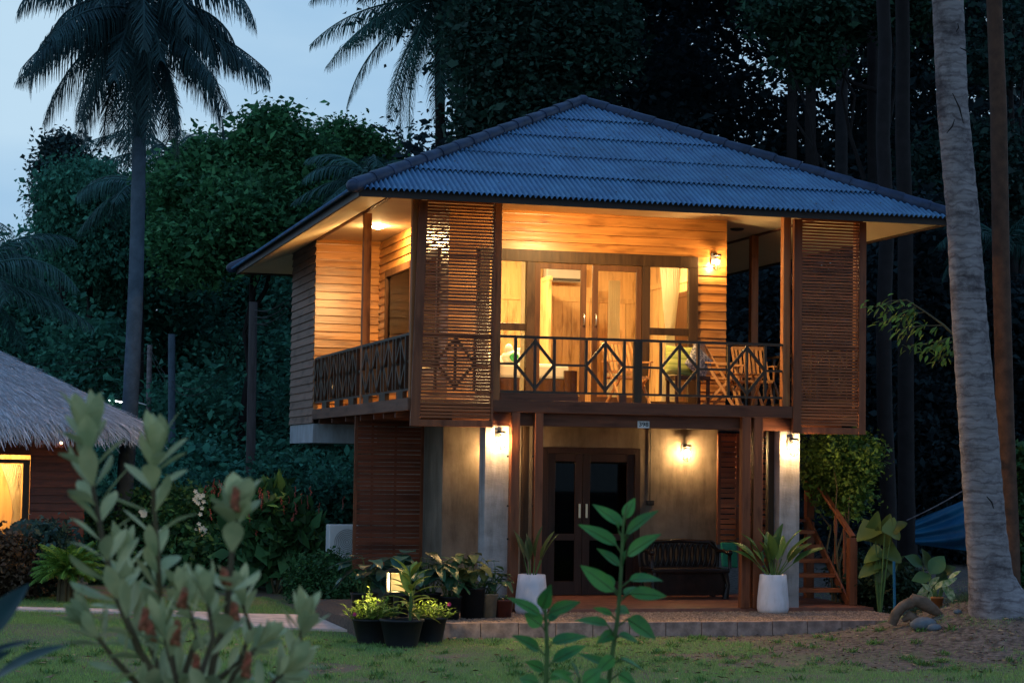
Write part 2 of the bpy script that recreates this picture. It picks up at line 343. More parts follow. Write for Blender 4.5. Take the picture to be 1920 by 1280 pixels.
m = MB(); lap(m, 'x', XE, YW+.002, 10.0, ZD-.1, ZC, 1); m.build('right_wall', M['sidingy'], house)
m = MB(); lap(m, 'y', 10.0, 0, XE, 2.62, ZC, 1); m.build('back_wall', M['siding'], house)
# concrete slab under the back bathroom and its supports
m = MB(); m.box((-.002, 7.58, 2.285), (XW+.1, 10.0, 2.61)); m.build('bathroom_slab', M['slab'], house)
# deck, beams
m = MB(); y = .065; 
while y < 10: m.box((.04, y, ZD-.03), (6.56, y+.118, ZD-.002)); y += .122
m.build('deck', M['deck'], house)
m = MB(); m.box((1.135, -.035, 2.677), (5.487, .03, 2.842)); m.build('front_beam', M['beam'], house, bevel=.004)
m = MB(); m.box((-.03, .032, 2.677), (.035, 7.54, 2.842)); m.build('side_beam', M['beamy'], house, bevel=.004)
m = MB(); m.box((6.565, .032, 2.677), (6.63, 10, 2.842)); m.build('side_beam', M['beamy'], house)
m = MB(); m.box((.6, .10, 2.50), (6.3, .26, 2.675)); m.build('carrier_beam', M['beam'], house, bevel=.004)
for yy in (1.1, 1.9, 2.6, 3.6, 4.8, 6.0, 7.2):
    m = MB(); m.box((.04, yy, 2.60), (6.56, yy+.07, 2.798)); m.build('joist', M['beam'], house)
m = MB(); m.box((XW+.02, 2.72, 2.0), (XE-.02, 2.8, 2.6)); m.build('lintel', M['concrete'], house)
# concrete columns
colx = [(at(908, 900, Y=.13).x, at(953, 900, Y=.13).x), (at(1462, 900, Y=.1).x, at(1500, 900, Y=.1).x)]
for a, b in colx:
    m = MB(); m.box((a, .11, -.02), (b, .42, 2.497)); m.build('concrete_column', M['concretec'], house, bevel=.008)
# paired timber posts under the front beam
for x0, x1 in ((ax(957, 900, .0), ax(973, 900, .0)), (ax(1001, 900, .0), ax(1016.5, 900, .0)), (ax(1390, 900, .0), ax(1406, 900, .0)), (ax(1412, 900, .0), ax(1429, 900, .0))):
    m = MB(); m.box((x0, -.03, .03), (x1, .085, 2.675)); m.build('post', M['redz'], house, bevel=.006)
for x in (ax(986, 900, .3), ax(1441, 900, .4)):
    m = MB(); m.box((x-.045, .30, .03), (x+.045, .40, 2.498)); m.build('post', M['frame'], house, bevel=.006)
for xa, xb in ((955, 1000), (1387, 1430)):          # bolts through the paired posts
    for yy in (948, 855, 1010):
        m = MB(); p = at(xa, yy, Y=-.03); q = at(xb, yy, Y=-.03); m.tube([p+Vector((-.02, .05, 0)), p+Vector((.0, .05, 0))], .014, 8); m.build('post_bolt', M['metal'], house); m = MB(); m.tube([q+Vector((.0, .05, 0)), q+Vector((.02, .05, 0))], .014, 8)
        m.build('post_bolt', M['metal'], house)
# upper posts
def upost(x0, x1, y0, y1, z0=ZD, z1=5.715, mt='postw'):
    m = MB(); m.box((x0, y0, z0), (x1, y1, z1)); return m.build('post', M[mt], house, bevel=.006)
upost(1.137, 1.245, .035, .14); upost(5.365, 5.475, .035, .15)
upost(-.0, .12, 3.42, 3.54); upost(6.47, 6.59, 3.95, 4.07); upost(6.48, 6.59, .04, .15); upost(.0, .12, .04, .15)
upost(3.16, 3.28, .045, .12, ZD, 3.69, 'frame').hide_render = False
# louvred screens
def louvre(x0, x1, z0, z1, lean=0., pitch=.0445, label=None):
    f = MB(); w = .125
    f.add([(x0, -.045, z0), (x0+w, -.045, z0), (x0+w, .03, z0), (x0, .03, z0), (x0+lean, -.045, z1), (x0+w+lean*.9, -.045, z1), (x0+w+lean*.9, .03, z1), (x0+lean, .03, z1)],
          [(3, 2, 1, 0), (4, 5, 6, 7), (0, 1, 5, 4), (1, 2, 6, 5), (2, 3, 7, 6), (3, 0, 4, 7)])
    f.box((x1-.03 if x1 < 3 else x1-.11, -.045, z0), (x1, .03, z1)); f.box((x0+w, -.038, z0), (x1-.03, .02, z0+.09))
    fr = f.build('louvre_screen', M['redz'], house, bevel=.004)
    s = MB(); z = z0+.115; xe = x1-.03 if x1 < 3 else x1-.11
    while z < z1:
        j = random.uniform(-.0012, .0012); xs = x0+w+lean*.8*(z-z0)/(z1-z0)
        k = random.uniform(-.0018, .0018)
        s.add([(xs, -.028, z+j), (xe, -.028, z+j+k), (xe, .008, z+j+k+.006), (xs, .008, z+j+.006), (xs, -.028, z+.030+j), (xe, -.028, z+.030+j+k), (xe, .008, z+.036+j+k), (xs, .008, z+.036+j)],
              [(3, 2, 1, 0), (4, 5, 6, 7), (0, 1, 5, 4), (1, 2, 6, 5), (2, 3, 7, 6), (3, 0, 4, 7)])
        z += pitch
    s.build('slats', M['slat'], fr); return fr
louvre(0.0, 1.133, 2.466, 5.49, .07, label='')
louvre(5.49, 6.6, 2.466, 5.49, .0)
# small lath that joins the slats of each screen in the middle
# railings: diamonds between thin uprights
def railing(P, Q, z0, z1, centres, half, posts, name='railing', t=.039, dp=0):
    """P,Q plan ends; centres: distances along; diamonds"""
    m = MB(); P = Vector((*P, 0)); Q = Vector((*Q, 0)); L = (Q-P).length; d = (Q-P)/L
    def pt(s, z): v = P+d*s; return (v.x, v.y, z)
    m.bar(pt(0, z1-.02), pt(L, z1-.02), .06, .035); m.bar(pt(0, z0+.015), pt(L, z0+.015), .04, .03)
    zm = (z0+z1)/2; prev = 0
    for c in centres:
        for s in (c-half, c, c+half):
            m.bar(pt(s, z0+.03), pt(s, z1-.04), t*1.25, dp or (t*.9 if s != c else t*.8))
        for s0, s1 in ((c-half, c), (c, c+half)):
            pass
        for (s0, za, s1, zb_) in ((c-half, zm, c, z1-.07), (c, z1-.07, c+half, zm), (c-half, zm, c, z0+.06), (c, z0+.06, c+half, zm)):
            m.bar(pt(s0, za), pt(s1, zb_), dp or t*.8, t)
        if c-half > prev+.02: m.bar(pt(prev, zm), pt(c-half, zm), t, t*.8)
        prev = c+half
    if prev < L: m.bar(pt(prev, zm), pt(L, zm), t, t*.8)
    return m.build(name, M['rail'], house)
cs = [ax(855, 690, .01)] + [ax(x, 690, .01) for x in (1005, 1137, 1276.5, 1403)] + [6.1]
railing((.12, .01+.06), (6.5, .01+.06), 2.945, 3.725, [c-.12 for c in cs], .275, [])
railing((0.03, .14), (0.03, 3.42), 2.945, 3.725, [.45, 1.25, 2.05, 2.85], .30, [], t=.045, dp=.10)
railing((0.03, 3.54), (0.03, 7.52), 2.945, 3.725, [.5, 1.3, 2.1, 2.9, 3.6], .30, [], t=.045, dp=.10)
railing((6.56, .15), (6.56, 3.95), 2.945, 3.725, [.6, 1.7, 2.8], .28, [])
railing((6.56, 4.07), (6.56, 8.0), 2.945, 3.725, [.6, 1.7, 2.8], .28, [])
y = .45
while y < 7.3:
    m = MB(); m.box((-.01, y, 2.844), (.05, y+.42, 2.943)); m.build('rail_block', M['frame'], house); y += 1.17
m = MB(); m.box((1.25, .03, 2.844), (2.35, .09, 2.943)); m.build('rail_block', M['beam'], house)
m = MB(); m.box((2.95, .035, 2.844), (3.05, .085, 2.943)); m.build('rail_block', M['beam'], house)

# ---- door and window set of the veranda
FY = 2.40
zf0, zf1 = ZD, 5.158
m = MB(); x_ = [1.545, 1.70, 2.27, 2.40, 4.083, 4.205, 4.83, 4.975]
m.box((1.545, FY, 4.98), (4.975, FY+.10, 5.158))
for a, b in ((1.545, 1.70), (2.27, 2.40), (4.083, 4.205), (4.83, 4.975)): m.box((a, FY+.001, ZD), (b, FY+.10, 4.978))
for a, b in ((1.702, 2.268), (4.207, 4.828)):
    m.box((a, FY+.01, 3.95), (b, FY+.08, 4.058)); m.box((a, FY+.01, ZD), (b, FY+.08, ZD+.12))
m.build('window_frame', M['frame'], house, bevel=.005)
m = MB()
for a, b in ((1.702, 2.268), (4.207, 4.828)):
    for z0, z1 in ((ZD+.12, 3.95), (4.058, 4.978)): m = MB(); m.box((a, FY+.04, z0), (b, FY+.046, z1)); m.build('window_pane', M['glass'], house)
def leaf(x0, x1, y, side, hx):
    m = MB(); w = .085; z0, z1 = ZD+.01, 4.972
    m.box((x0, y, z0), (x0+w, y+.045, z1)); m.box((x1-w, y, z0), (x1, y+.045, z1)); m.box((x0+w, y+.002, z1-.085), (x1-w, y+.043, z1)); m.box((x0+w, y+.002, z0), (x1-w, y+.043, z0+.16))
    d = m.build('door', M['doorw'], house, bevel=.004)
    g = MB(); g.box((x0+w, y+.02, z0+.16), (x1-w, y+.026, z1-.085)); g.build('door_pane', M['glass'], d)
    h = MB(); h.tube([(hx, y-.005, 4.06), (hx, y-.045, 4.08), (hx, y-.045, 4.21), (hx, y-.005, 4.23)], .011, 8); h.build('handle', M['steel'], d)
leaf(2.405, 3.205, FY+.03, 1, 3.165); leaf(3.305, 4.080, FY+.03, -1, 3.35)
# side window towards the left veranda
m = MB(); yy0, yy1 = wy0, wy1
m.box((XW-.05, yy1-.10, 3.45), (XW+.03, yy1, wz1)); m.box((XW-.05, yy0, 3.45), (XW+.03, yy0+.1, wz1)); m.box((XW-.055, yy0+.1, wz1-.12), (XW+.03, yy1-.1, wz1)); m.box((XW-.05, yy0+.1, 3.45), (XW+.03, yy1-.1, 3.55))
ym = (yy0+yy1)/2; m.box((XW-.04, ym-.05, 3.55), (XW+.02, ym+.05, wz1-.12))
w_ = m.build('side_window', M['doorw'], house, bevel=.005)
m = MB(); m.box((XW-.01, yy0+.1, 3.55), (XW-.004, yy1-.1, wz1-.12)); m.build('pane', M['glass'], w_)
# ---- interior of the lit bedroom
m = MB(); m.box((1.2, 6.2, ZD), (5.33, 6.24, 5.5)); m.box((1.20, 2.62, ZD), (1.22, 3.05, 5.5)); m.box((1.20, wy1, ZD), (1.22, 6.2, 5.5)); m.box((1.20, 3.05, ZD), (1.22, wy1, 3.45)); m.box((1.2, 3.05, wz1), (1.22, wy1, 5.5)); m.box((5.31, 2.62, ZD), (5.33, 6.2, 5.5))
bz = 0
m.build('room_lining', M['inwall'], house)
m = MB()
for k in range(26): x = 1.25+k*.16; m.box((x, 6.188, ZD), (x+.148, 6.198, 4.72))
for k in range(22): y = 2.66+k*.16; m.box((5.298, y, ZD), (5.308, y+.15, 4.9))
m.box((1.24, 6.17, 4.72), (5.3, 6.198, 4.80)); m.box((1.24, 6.17, ZD), (5.3, 6.198, 2.95)); m.box((5.28, 2.66, 4.9), (5.308, 6.16, 4.98))
m.build('wall_boards', M['inwall'], house)
m = MB(); m.box((5.27, 3.6, ZD), (5.295, 3.68, 4.75)); m.box((5.27, 4.4, ZD), (5.295, 4.48, 4.75)); m.box((5.27, 3.68, 4.67), (5.295, 4.4, 4.75)); m.box((5.28, 3.68, ZD), (5.295, 4.4, 4.67)); m.build('inner_door', M['doorw'], house)
m = MB(); m.box((3.35, 4.9, ZD), (3.39, 6.16, 5.0)); m.box((3.34, 4.88, 4.95), (3.40, 6.17, 5.02)); m.build('partition', M['inwall'], house)
m = MB(); m.box((1.2, 2.62, 5.5), (5.33, 6.24, 5.52)); m.build('room_ceiling', M['ceil'], house)
m = MB(); m.box((1.13, 2.56, ZD-.001), (5.4, 9.9, ZD+.012)); m.build('room_floor', M['deck'], house)
# ---- ground floor
GY = 2.70; dx0, dx1 = at(1016, 900, Y=GY).x, at(1200, 900, Y=GY).x; dz1 = az(1100, 839, GY)
m = MB(); m.box((XW, GY, .03), (dx0-.0, GY+.12, 2.598)); m.box((dx1, GY, .03), (XE, GY+.12, 2.598)); m.box((dx0, GY, dz1), (dx1, GY+.12, 2.598)); m.box((XW, GY+.12, .03), (XW+.12, 9.0, 2.598)); m.box((XE-.12, GY+.12, .03), (XE, 9.0, 2.598)); m.box((XW+.12, 8.88, .03), (XE-.12, 9.0, 2.598))
m.build('ground_floor_wall', M['concrete'], house)
m = MB(); m.box((XW-.3, .0, -.02), (6.75, GY+.3, .03)); m.build('porch_slab', M['tile'], house)
m = MB(); fw = .09
m.box((dx0, GY-.02, .03), (dx0+fw, GY+.06, dz1)); m.box((dx1-fw, GY-.02, .03), (dx1, GY+.06, dz1)); m.box((dx0+fw, GY-.02, dz1-fw), (dx1-fw, GY+.06, dz1))
m.build('door_frame', M['darkdoor'], house, bevel=.005)
xm = at(1092.5, 955, Y=GY-.02).x
for a, b, hx in ((dx0+fw+.004, xm-.003, xm-.055), (xm+.003, dx1-fw-.004, xm+.055)):
    m = MB(); w = .115; z0, z1 = .04, dz1-fw-.005; y = GY
    m.box((a, y, z0), (a+w, y+.045, z1)); m.box((b-w, y, z0), (b, y+.045, z1)); m.box((a+w, y+.002, z1-w), (b-w, y+.043, z1)); m.box((a+w, y+.002, z0), (b-w, y+.043, z0+.2)); m.box((a+w, y+.004, .85), (b-w, y+.04, .95))
    d = m.build('porch_door', M['darkdoor'], house, bevel=.004)
    g = MB(); g.box((a+w, y+.02, z0+.2), (b-w, y+.026, .85)); g.box((a+w, y+.02, .95), (b-w, y+.026, z1-w)); g.build('door_pane', M['dglass'], d)
    h = MB(); zz0, zz1 = az(1087, 970, y), az(1087, 944, y); h.bar((hx, y-.035, zz0), (hx, y-.035, zz1), .03, .02, (0, 1, 0)); h.bar((hx, y-.03, zz0+.03), (hx, y, zz0+.03), .014, .014); h.bar((hx, y-.03, zz1-.03), (hx, y, zz1-.03), .014, .014); h.build('handle', M['brass'], d)
m = MB(); m.box((XW+.2, 5.4, .03), (XE-.2, 5.45, 2.5)); m.build('inner_partition', M['inwall'], house)
# lattice screens of the ground floor
def lattice(x0, x1, y, z0, z1, pitch, mt, stiles=(), name='lattice_screen', sw=.05, horiz=.036):
    f = MB(); f.box((x0, y-.02, z0), (x0+sw, y+.03, z1)); f.box((x1-sw, y-.02, z0), (x1, y+.03, z1)); f.box((x0+sw, y-.015, z0), (x1-sw, y+.025, z0+.06)); f.box((x0+sw, y-.015, z1-.05), (x1-sw, y+.025, z1))
    for s in stiles: f.box((s-.02, y+.002, z0+.06), (s+.02, y+.03, z1-.05))
    fr = f.build(name, M['redz'], house, bevel=.003); s = MB(); z = z0+.075
    while z < z1-.07:
        j = random.uniform(-.004, .004); k = random.uniform(-.003, .003)
        s.add([(x0+sw, y-.016, z+j), (x1-sw, y-.016, z+j+k), (x1-sw, y, z+j+k), (x0+sw, y, z+j), (x0+sw, y-.016, z+horiz+j), (x1-sw, y-.016, z+horiz+j+k), (x1-sw, y, z+horiz+j+k), (x0+sw, y, z+horiz+j)],
              [(3, 2, 1, 0), (4, 5, 6, 7), (0, 1, 5, 4), (1, 2, 6, 5), (2, 3, 7, 6), (3, 0, 4, 7)])
        z += pitch
    s.build('slats', M[mt], fr); return fr
lz = az(700, 1068, 3.85)
lattice(.0, XW-.03, 3.85, lz, 2.672, .060, 'red', (.28, .64), horiz=.053)
lattice(ax(1345, 900, 2.3), ax(1383, 900, 2.3)+.02, 2.3, az(1360, 1020, 2.3), az(1360, 812, 2.3), .078, 'slat', (), horiz=.064)
lattice(ax(1392, 900, 2.3), ax(1446, 900, 2.3), 2.36, .03, 2.55, .078, 'slat', (), horiz=.05)
# stairs at the right end
sx0, sx1 = 5.72, 6.56; n = 5; treads = []
m = MB()
st_y0 = .62
for k in range(5):
    z = .21+.2*k; y = st_y0+.25*k
    t = MB(); t.box((sx0-.06, y-.01, z-.008), (sx1, y+.28, z+.045)); t.build('tread', M['slat'], house, bevel=.004)
m.bar((sx1+.02, st_y0-.15, .05), (sx1+.02, st_y0+1.3, 1.21), .03, .12)
m.build('stringer', M['redz'], house)
m = MB(); m.box((sx0-.05, st_y0+1.25, 1.17), (sx1+.05, st_y0+2.2, 1.21)); m.build('landing', M['red'], house)
m = MB(); m.box((sx1+.01, st_y0-.22, .03), (sx1+.13, st_y0-.10, az(1602, 1008, .4))); zn = az(1602, 1008, .4); m.build('newel_post', M['redz'], house, bevel=.006)
zt2 = zn + .95; m = MB(); m.box((sx1+.01, st_y0+1.3, 1.21), (sx1+.13, st_y0+1.42, zn+.95)); m.build('newel_post', M['redz'], house, bevel=.006)
m = MB(); m.box((sx1+.01, st_y0+1.3, .03), (sx1+.13, st_y0+1.42, 1.17)); m.build('landing_leg', M['redz'], house); m = MB(); m.box((sx0-.1, st_y0+1.3, .03), (sx0, st_y0+1.42, 1.17)); m.build('landing_leg', M['redz'], house)
m = MB(); m.bar((sx1+.07, st_y0-.2, zn+.01), (sx1+.07, st_y0+1.4, zn+.96), .07, .05); m.bar((sx1+.07, st_y0+1.36, zn+.98), (sx0-.0, st_y0+1.36, zn+.98), .07, .05); m.build('handrail', M['redz'], house, bevel=.004)
for k in range(2): m = MB(); m.bar((sx1+.07, st_y0+.1+.3*k, .4+.19*k), (sx1+.07, st_y0+.1+.3*k, zn+.12+.178*k), .03, .03); m.build('baluster', M['redz'], house)
m = MB()
for k in range(9):                                   # upper flight to the veranda
    m.box((sx0, st_y0+2.2+.24*k, 1.37+.17*k), (sx1, st_y0+2.46+.24*k, 1.41+.17*k))
m.build('upper_flight', M['red'], house)
# ---------------------------------------------------------------- lamps and fittings
BULB = emis('lit warm bulb', (1.0, .61, .25), 1200)
BULB2 = emis('lit veranda bulb', (1.0, .64, .3), 300)
LENS = emis('lit ceiling lamp', (1.0, .62, .245), 3600); LENS2 = emis('lit side ceiling lamp', (1.0, .62, .245), 2100)
LGL = emis('frosted lamp glass', (1.0, .70, .36), 9)
def lantern(x, y, z, label, bulb, r=.036, s=1.25):
    t = thing('wall_lantern', label, 'lantern', (x, y, z), group='caged wall lanterns')
    m = MB(); m.box((-.035*s, -.022, -.03*s), (.035*s, 0, .11*s)); m.bar((0, -.02, .07*s), (0, -.115*s, .085*s), .022, .022); m.lathe([(.001, .098*s), (.05*s, .092*s), (.056*s, .07*s), (.05*s, .068*s), (.001, .068*s)], (0, -.115*s, 0), 16)
    m.build('bracket', M['black'], t, local=True)
    m = MB(); c = (0, -.115*s, 0)
    for k in range(6):
        a = k*math.pi/3+.3; m.tube([(c[0]+.05*s*math.cos(a), c[1]+.05*s*math.sin(a), .07*s), (c[0]+.05*s*math.cos(a), c[1]+.05*s*math.sin(a), -.085*s), (c[0], c[1], -.11*s)], .0032*s, 5)
    for zz in (.03, -.03, -.08):
        m.tube([(c[0]+.05*s*math.cos(2*math.pi*k/16), c[1]+.05*s*math.sin(2*math.pi*k/16), zz*s) for k in range(17)], .0030*s, 5)
    m.build('cage', M['black'], t, local=True)
    m = MB(); m.blob((0, -.115*s, -.005*s), (r, r, r*1.35), 12, 8); m.build('bulb', bulb, t, local=True)
    return t
p = at(934, 824, Y=.11); lantern(p.x, .109, p.z, 'lit caged lantern on the left concrete column beside the paired posts', BULB)
p = at(1481, 837, Y=.10); lantern(p.x, .099, p.z, 'lit caged lantern on the right concrete column beside the stairs', BULB)
p = at(1282, 848, Y=GY); lantern(p.x, GY-.001, p.z, 'lit caged lantern on the porch wall right of the number plate', BULB)
p = at(925, 848, Y=GY); lantern(p.x, GY-.001, p.z, 'lit caged lantern on the porch wall hidden behind the left concrete column', BULB)
p = at(1338, 492, Y=YW-.03); lantern(p.x, YW-.03, p.z, 'dimmer caged lantern on the upstairs timber wall right of the window', emis('lit dim bulb', (1, .62, .26), 1100), .03)
def clamp(x, y, z, label, mt, r=.08, on=True):
    t = thing('ceiling_lamp', label, 'ceiling lamp', (x, y, z), group='veranda ceiling lamps')
    m = MB(); m.lathe([(r+.015, 0), (r+.015, -.008), (r+.004, -.012), (r-.002, -.012)], (0, 0, 0), 24); m.build('trim', M['white'], t, local=True)
    m = MB(); m.lathe([(r, -.012), (r*.97, -.022), (r*.8, -.036), (r*.4, -.045), (.001, -.047)], (0, 0, 0), 24); m.build('diffuser', mt, t, local=True)
p = at(708, 424, Z=5.737); clamp(p.x, p.y, 5.739, 'lit round lamp on the ceiling of the left veranda', LENS2, .085)
clamp(2.80, .80, 5.739, 'lit round lamp on the front veranda ceiling above the doors', LENS, .085)
p = at(1382, 429, Z=5.737)
t = thing('ceiling_vent', 'dark round unlit ceiling fitting over the right veranda', 'ceiling fitting', (p.x, p.y, 5.739))
m = MB(); m.lathe([(.11, 0), (.11, -.015), (.085, -.03), (.03, -.04), (.001, -.04)], (0, 0, 0), 24); m.build('rim', M['metal'], t, local=True)
t = thing('pendant_lamp', 'lit round lamp on the bedroom ceiling behind the glass doors', 'ceiling lamp', (2.5, 4.3, 5.499))
m = MB(); m.lathe([(.16, 0), (.16, -.03), (.1, -.06), (.001, -.07)], (0, 0, 0), 24); m.build('diffuser', emis('lit bedroom lamp', (1, .64, .28), 700), t, local=True)
t = thing('ceiling_lamp', 'lit small lamp on the bedroom ceiling near the right window', 'ceiling lamp', (4.6, 3.6, 5.499))
m = MB(); m.lathe([(.10, 0), (.10, -.03), (.001, -.04)], (0, 0, 0), 24); m.build('diffuser', emis('lit bedroom lamp small', (1, .64, .28), 700), t, local=True)
# number plate, cable, switch box
p0 = at(1195.5, 789, Y=.09); p1 = at(1217.5, 802.5, Y=.09)
t = thing('number_plate', 'white house number plate reading 398 on the beam over the porch', 'number plate', ((p0.x+p1.x)/2, .085, (p0.z+p1.z)/2))
w = (p1.x-p0.x)/2; h = (p0.z-p1.z)/2
m = MB(); m.box((-w, 0, -h), (w, .012, h)); m.build('plate', mat('white enamel', (.62, .62, .64), rough=.4), t, local=True, bevel=.004)
cu = bpy.data.curves.new('number', 'FONT'); cu.body = '398'; cu.size = h*1.75; cu.align_x = 'CENTER'; cu.align_y = 'CENTER'; cu.extrude = .002; cu.offset = .001
to = bpy.data.objects.new('number_tmp', cu); COL.objects.link(to); bpy.context.view_layer.update()
me = bpy.data.meshes.new_from_object(to.evaluated_get(bpy.context.evaluated_depsgraph_get())); bpy.data.objects.remove(to)
nb = link('number', me, M['black'], t); nb.location = (0, -.003, 0); nb.rotation_euler = (R(90), 0, 0); nb.scale = (1.15, 1, 1)
px_ = at(1219.5, 870, Y=GY-.02)
cb = MB(); q = at(1218, 803, Y=.27); cb.tube([(px_.x, GY-.014, 2.59), (px_.x, GY-.014, az(1219, 938, GY))], .007, 6)
tag(cb.build('power_cable', M['cable']), 'thin black cable running down the porch wall to a socket box', 'cable')
t = thing('socket_box', 'small black socket box on the porch wall beneath the cable', 'socket box', (px_.x, GY, az(1219, 942, GY)))
m = MB(); m.box((-.062, -.045, -.036), (.062, -.002, .036)); m.build('cover', M['black'], t, local=True, bevel=.006)
m = MB(); m.box((-.045, -.052, -.02), (-.005, -.046, .02)); m.build('socket', M['metal'], t, local=True); m = MB(); m.box((.005, -.052, -.02), (.045, -.046, .02)); m.build('socket', M['metal'], t, local=True)

# ---------------------------------------------------------------- veranda and bedroom furniture
def chair(label, x, y, rz, z=ZD):
    t = thing('folding_chair', label, 'chair', (x, y, z), rz, 'slatted folding chairs on the veranda'); c = M['chairw']
    for k in range(6):
        m = MB(); m.bar((-.22+k*.075, -.21, .43), (-.22+k*.075, .22, .43), .05, .018); 
        if k == 0: ms = m
        else: ms.add(m.v, m.f)
    ms.bar((-.24, -.21, .415), (.24, -.21, .415), .03, .03); ms.bar((-.24, .2, .415), (.24, .2, .415), .03, .03); ms.build('seat', c, t, local=True)
    b = MB()
    for k in range(7): b.bar((-.19+k*.0635, .20, .5), (-.19+k*.0635, .36, .93), .036, .014, (0, 1, 0))
    b.bar((-.24, .36, .94), (.24, .36, .94), .022, .05); b.bar((-.24, .205, .51), (.24, .205, .51), .02, .04); b.build('backrest', c, t, local=True)
    for sx in (-1, 1):
        b = MB(); b.bar((sx*.245, -.26, .0), (sx*.245, .37, .95), .026, .04); b.build('leg', c, t, local=True)
        b = MB(); b.bar((sx*.218, .27, .0), (sx*.218, -.20, .43), .024, .04); b.build('leg', c, t, local=True)
        b = MB(); b.bar((sx*.265, -.25, .645), (sx*.265, .24, .66), .05, .02); b.bar((sx*.255, -.20, .42), (sx*.255, -.22, .64), .02, .035); b.build('armrest', c, t, local=True)
    return t
chair('slatted teak folding chair facing the railing between the glass doors', ax(1180, 700, 1.35), 1.45, R(12))
chair('slatted teak folding chair leaning back by the lit right wall corner', ax(1355, 700, 1.3), 1.30, R(52))
chair('slatted teak folding chair by the dark opening beside the right louvred screen', ax(1420, 700, 1.6), 1.75, R(-8))
cx = ax(1292, 700, 1.3)
t = thing('side_table', 'low dark wooden stool carrying cushions before the right window', 'stool', (cx, 1.35, ZD))
m = MB(); m.box((-.27, -.22, .40), (.27, .22, .46)); m.build('top', M['darkdoor'], t, local=True, bevel=.006)
for sx in (-1, 1):
    for sy in (-1, 1): m = MB(); m.bar((sx*.24, sy*.19, 0), (sx*.24, sy*.19, .40), .045, .045); m.build('leg', M['darkdoor'], t, local=True)
def cushion(name, label, x, y, z, w, d, h, mt, rot):
    m = MB(); n = 16; vs = []
    for i in range(n+1):
        for j in range(n+1):
            u, v = i/n*2-1, j/n*2-1; k = (1-abs(u)**3.2)*(1-abs(v)**3.2); e = 1-.06*(1-abs(u*v))
            vs.append((u*w/2*e, v*d/2*e, h/2*k**.5))
    vb = [(a, b, -c) for a, b, c in vs]; q = lambda i, j: i*(n+1)+j
    m.add(vs, [(q(i, j), q(i+1, j), q(i+1, j+1), q(i, j+1)) for i in range(n) for j in range(n)], True); m.add(vb, [(q(i, j+1), q(i+1, j+1), q(i+1, j), q(i, j)) for i in range(n) for j in range(n)], True)
    o = m.build(name, mt); o.location = (x, y, z); o.rotation_euler = rot; tag(o, label, 'cushion', 'cushions on the veranda stool'); return o
mg = mat('green striped cushion fabric', (.42, .44, .12), (.24, .28, .07), rough=.9, scale=3, stretch=(.2, 6, .2), ramp=(.45, .55)); mp_ = mat('grey patterned cushion fabric', (.42, .38, .34), (.14, .14, .15), rough=.9, scale=26, ramp=(.47, .53), detail=1)
cushion('cushion', 'plump yellow green striped cushion propped on the veranda stool', cx-.15, 1.32, ZD+.68, .42, .44, .17, mg, (R(78), R(4), R(-8)))
cushion('cushion', 'grey patterned cushion tilted against the green one on the stool', cx+.12, 1.22, ZD+.66, .42, .42, .13, mp_, (R(74), R(38), R(14)))
# small round garden table visible behind the rail at the right
t = thing('bistro_table', 'low slatted teak table between the two right hand chairs', 'table', (ax(1392, 700, 1.2), 1.05, ZD))
m = MB()
for k in range(7): m.bar((-.2+k*.065, -.22, .5), (-.2+k*.065, .22, .5), .05, .018)
m.build('top', M['chairw'], t, local=True)
for sx in (-1, 1):
    m = MB(); m.bar((sx*.19, -.2, 0), (sx*.19, .2, .48), .03, .03); m.build('leg', M['chairw'], t, local=True)
    m = MB(); m.bar((sx*.16, .2, 0), (sx*.16, -.2, .48), .03, .03); m.build('leg', M['chairw'], t, local=True)
# bed
zb = az(1000, 684, 4.2); bx1 = ax(1062, 700, 3.9)
t = thing('bed', 'low wooden bed with white linen seen through the left glass door', 'bed', (1.3, 3.7, ZD))
m = MB(); m.box((1.35, 3.7, ZD+.05), (bx1+.02, 5.8, zb-.24)); m.box((bx1-.1, 3.66, ZD+.02), (bx1+.1, 3.72, zb-.1)); m.build('bed_frame', M['doorw'], t)
m = MB(); m.box((1.38, 3.74, zb-.238), (bx1, 5.75, zb)); m.build('mattress', M['sheet'], t, bevel=.05)
m = MB(); m.blob((1.65, 5.2, zb+.1), (.3, .35, .13), 16, 10); m.build('pillow', M['sheet'], t); m = MB(); m.blob((2.4, 5.2, zb+.1), (.3, .35, .13), 16, 10); m.build('pillow', M['sheet'], t)
p = at(960, 664, Y=4.1)
m = MB(); m.blob((p.x, 4.1, zb+.10), (.17, .16, .12), 14, 8, .05, 1); m.blob((p.x-.06, 4.08, zb+.22), (.07, .07, .10), 12, 8); m.blob((p.x+.12, 4.1, zb+.18), (.09, .09, .08), 12, 8)
tag(m.build('folded_towel', M['sheet']), 'white towel folded on the bed behind the railing', 'towel')
m = MB(); m.blob((p.x-.01, 3.93, zb+.10), (.075, .035, .07), 12, 8); tag(m.build('green_decoration', mat('green cloth', (.05, .35, .12), rough=.8)), 'small bright green leaf ornament in front of the folded towel', 'ornament')
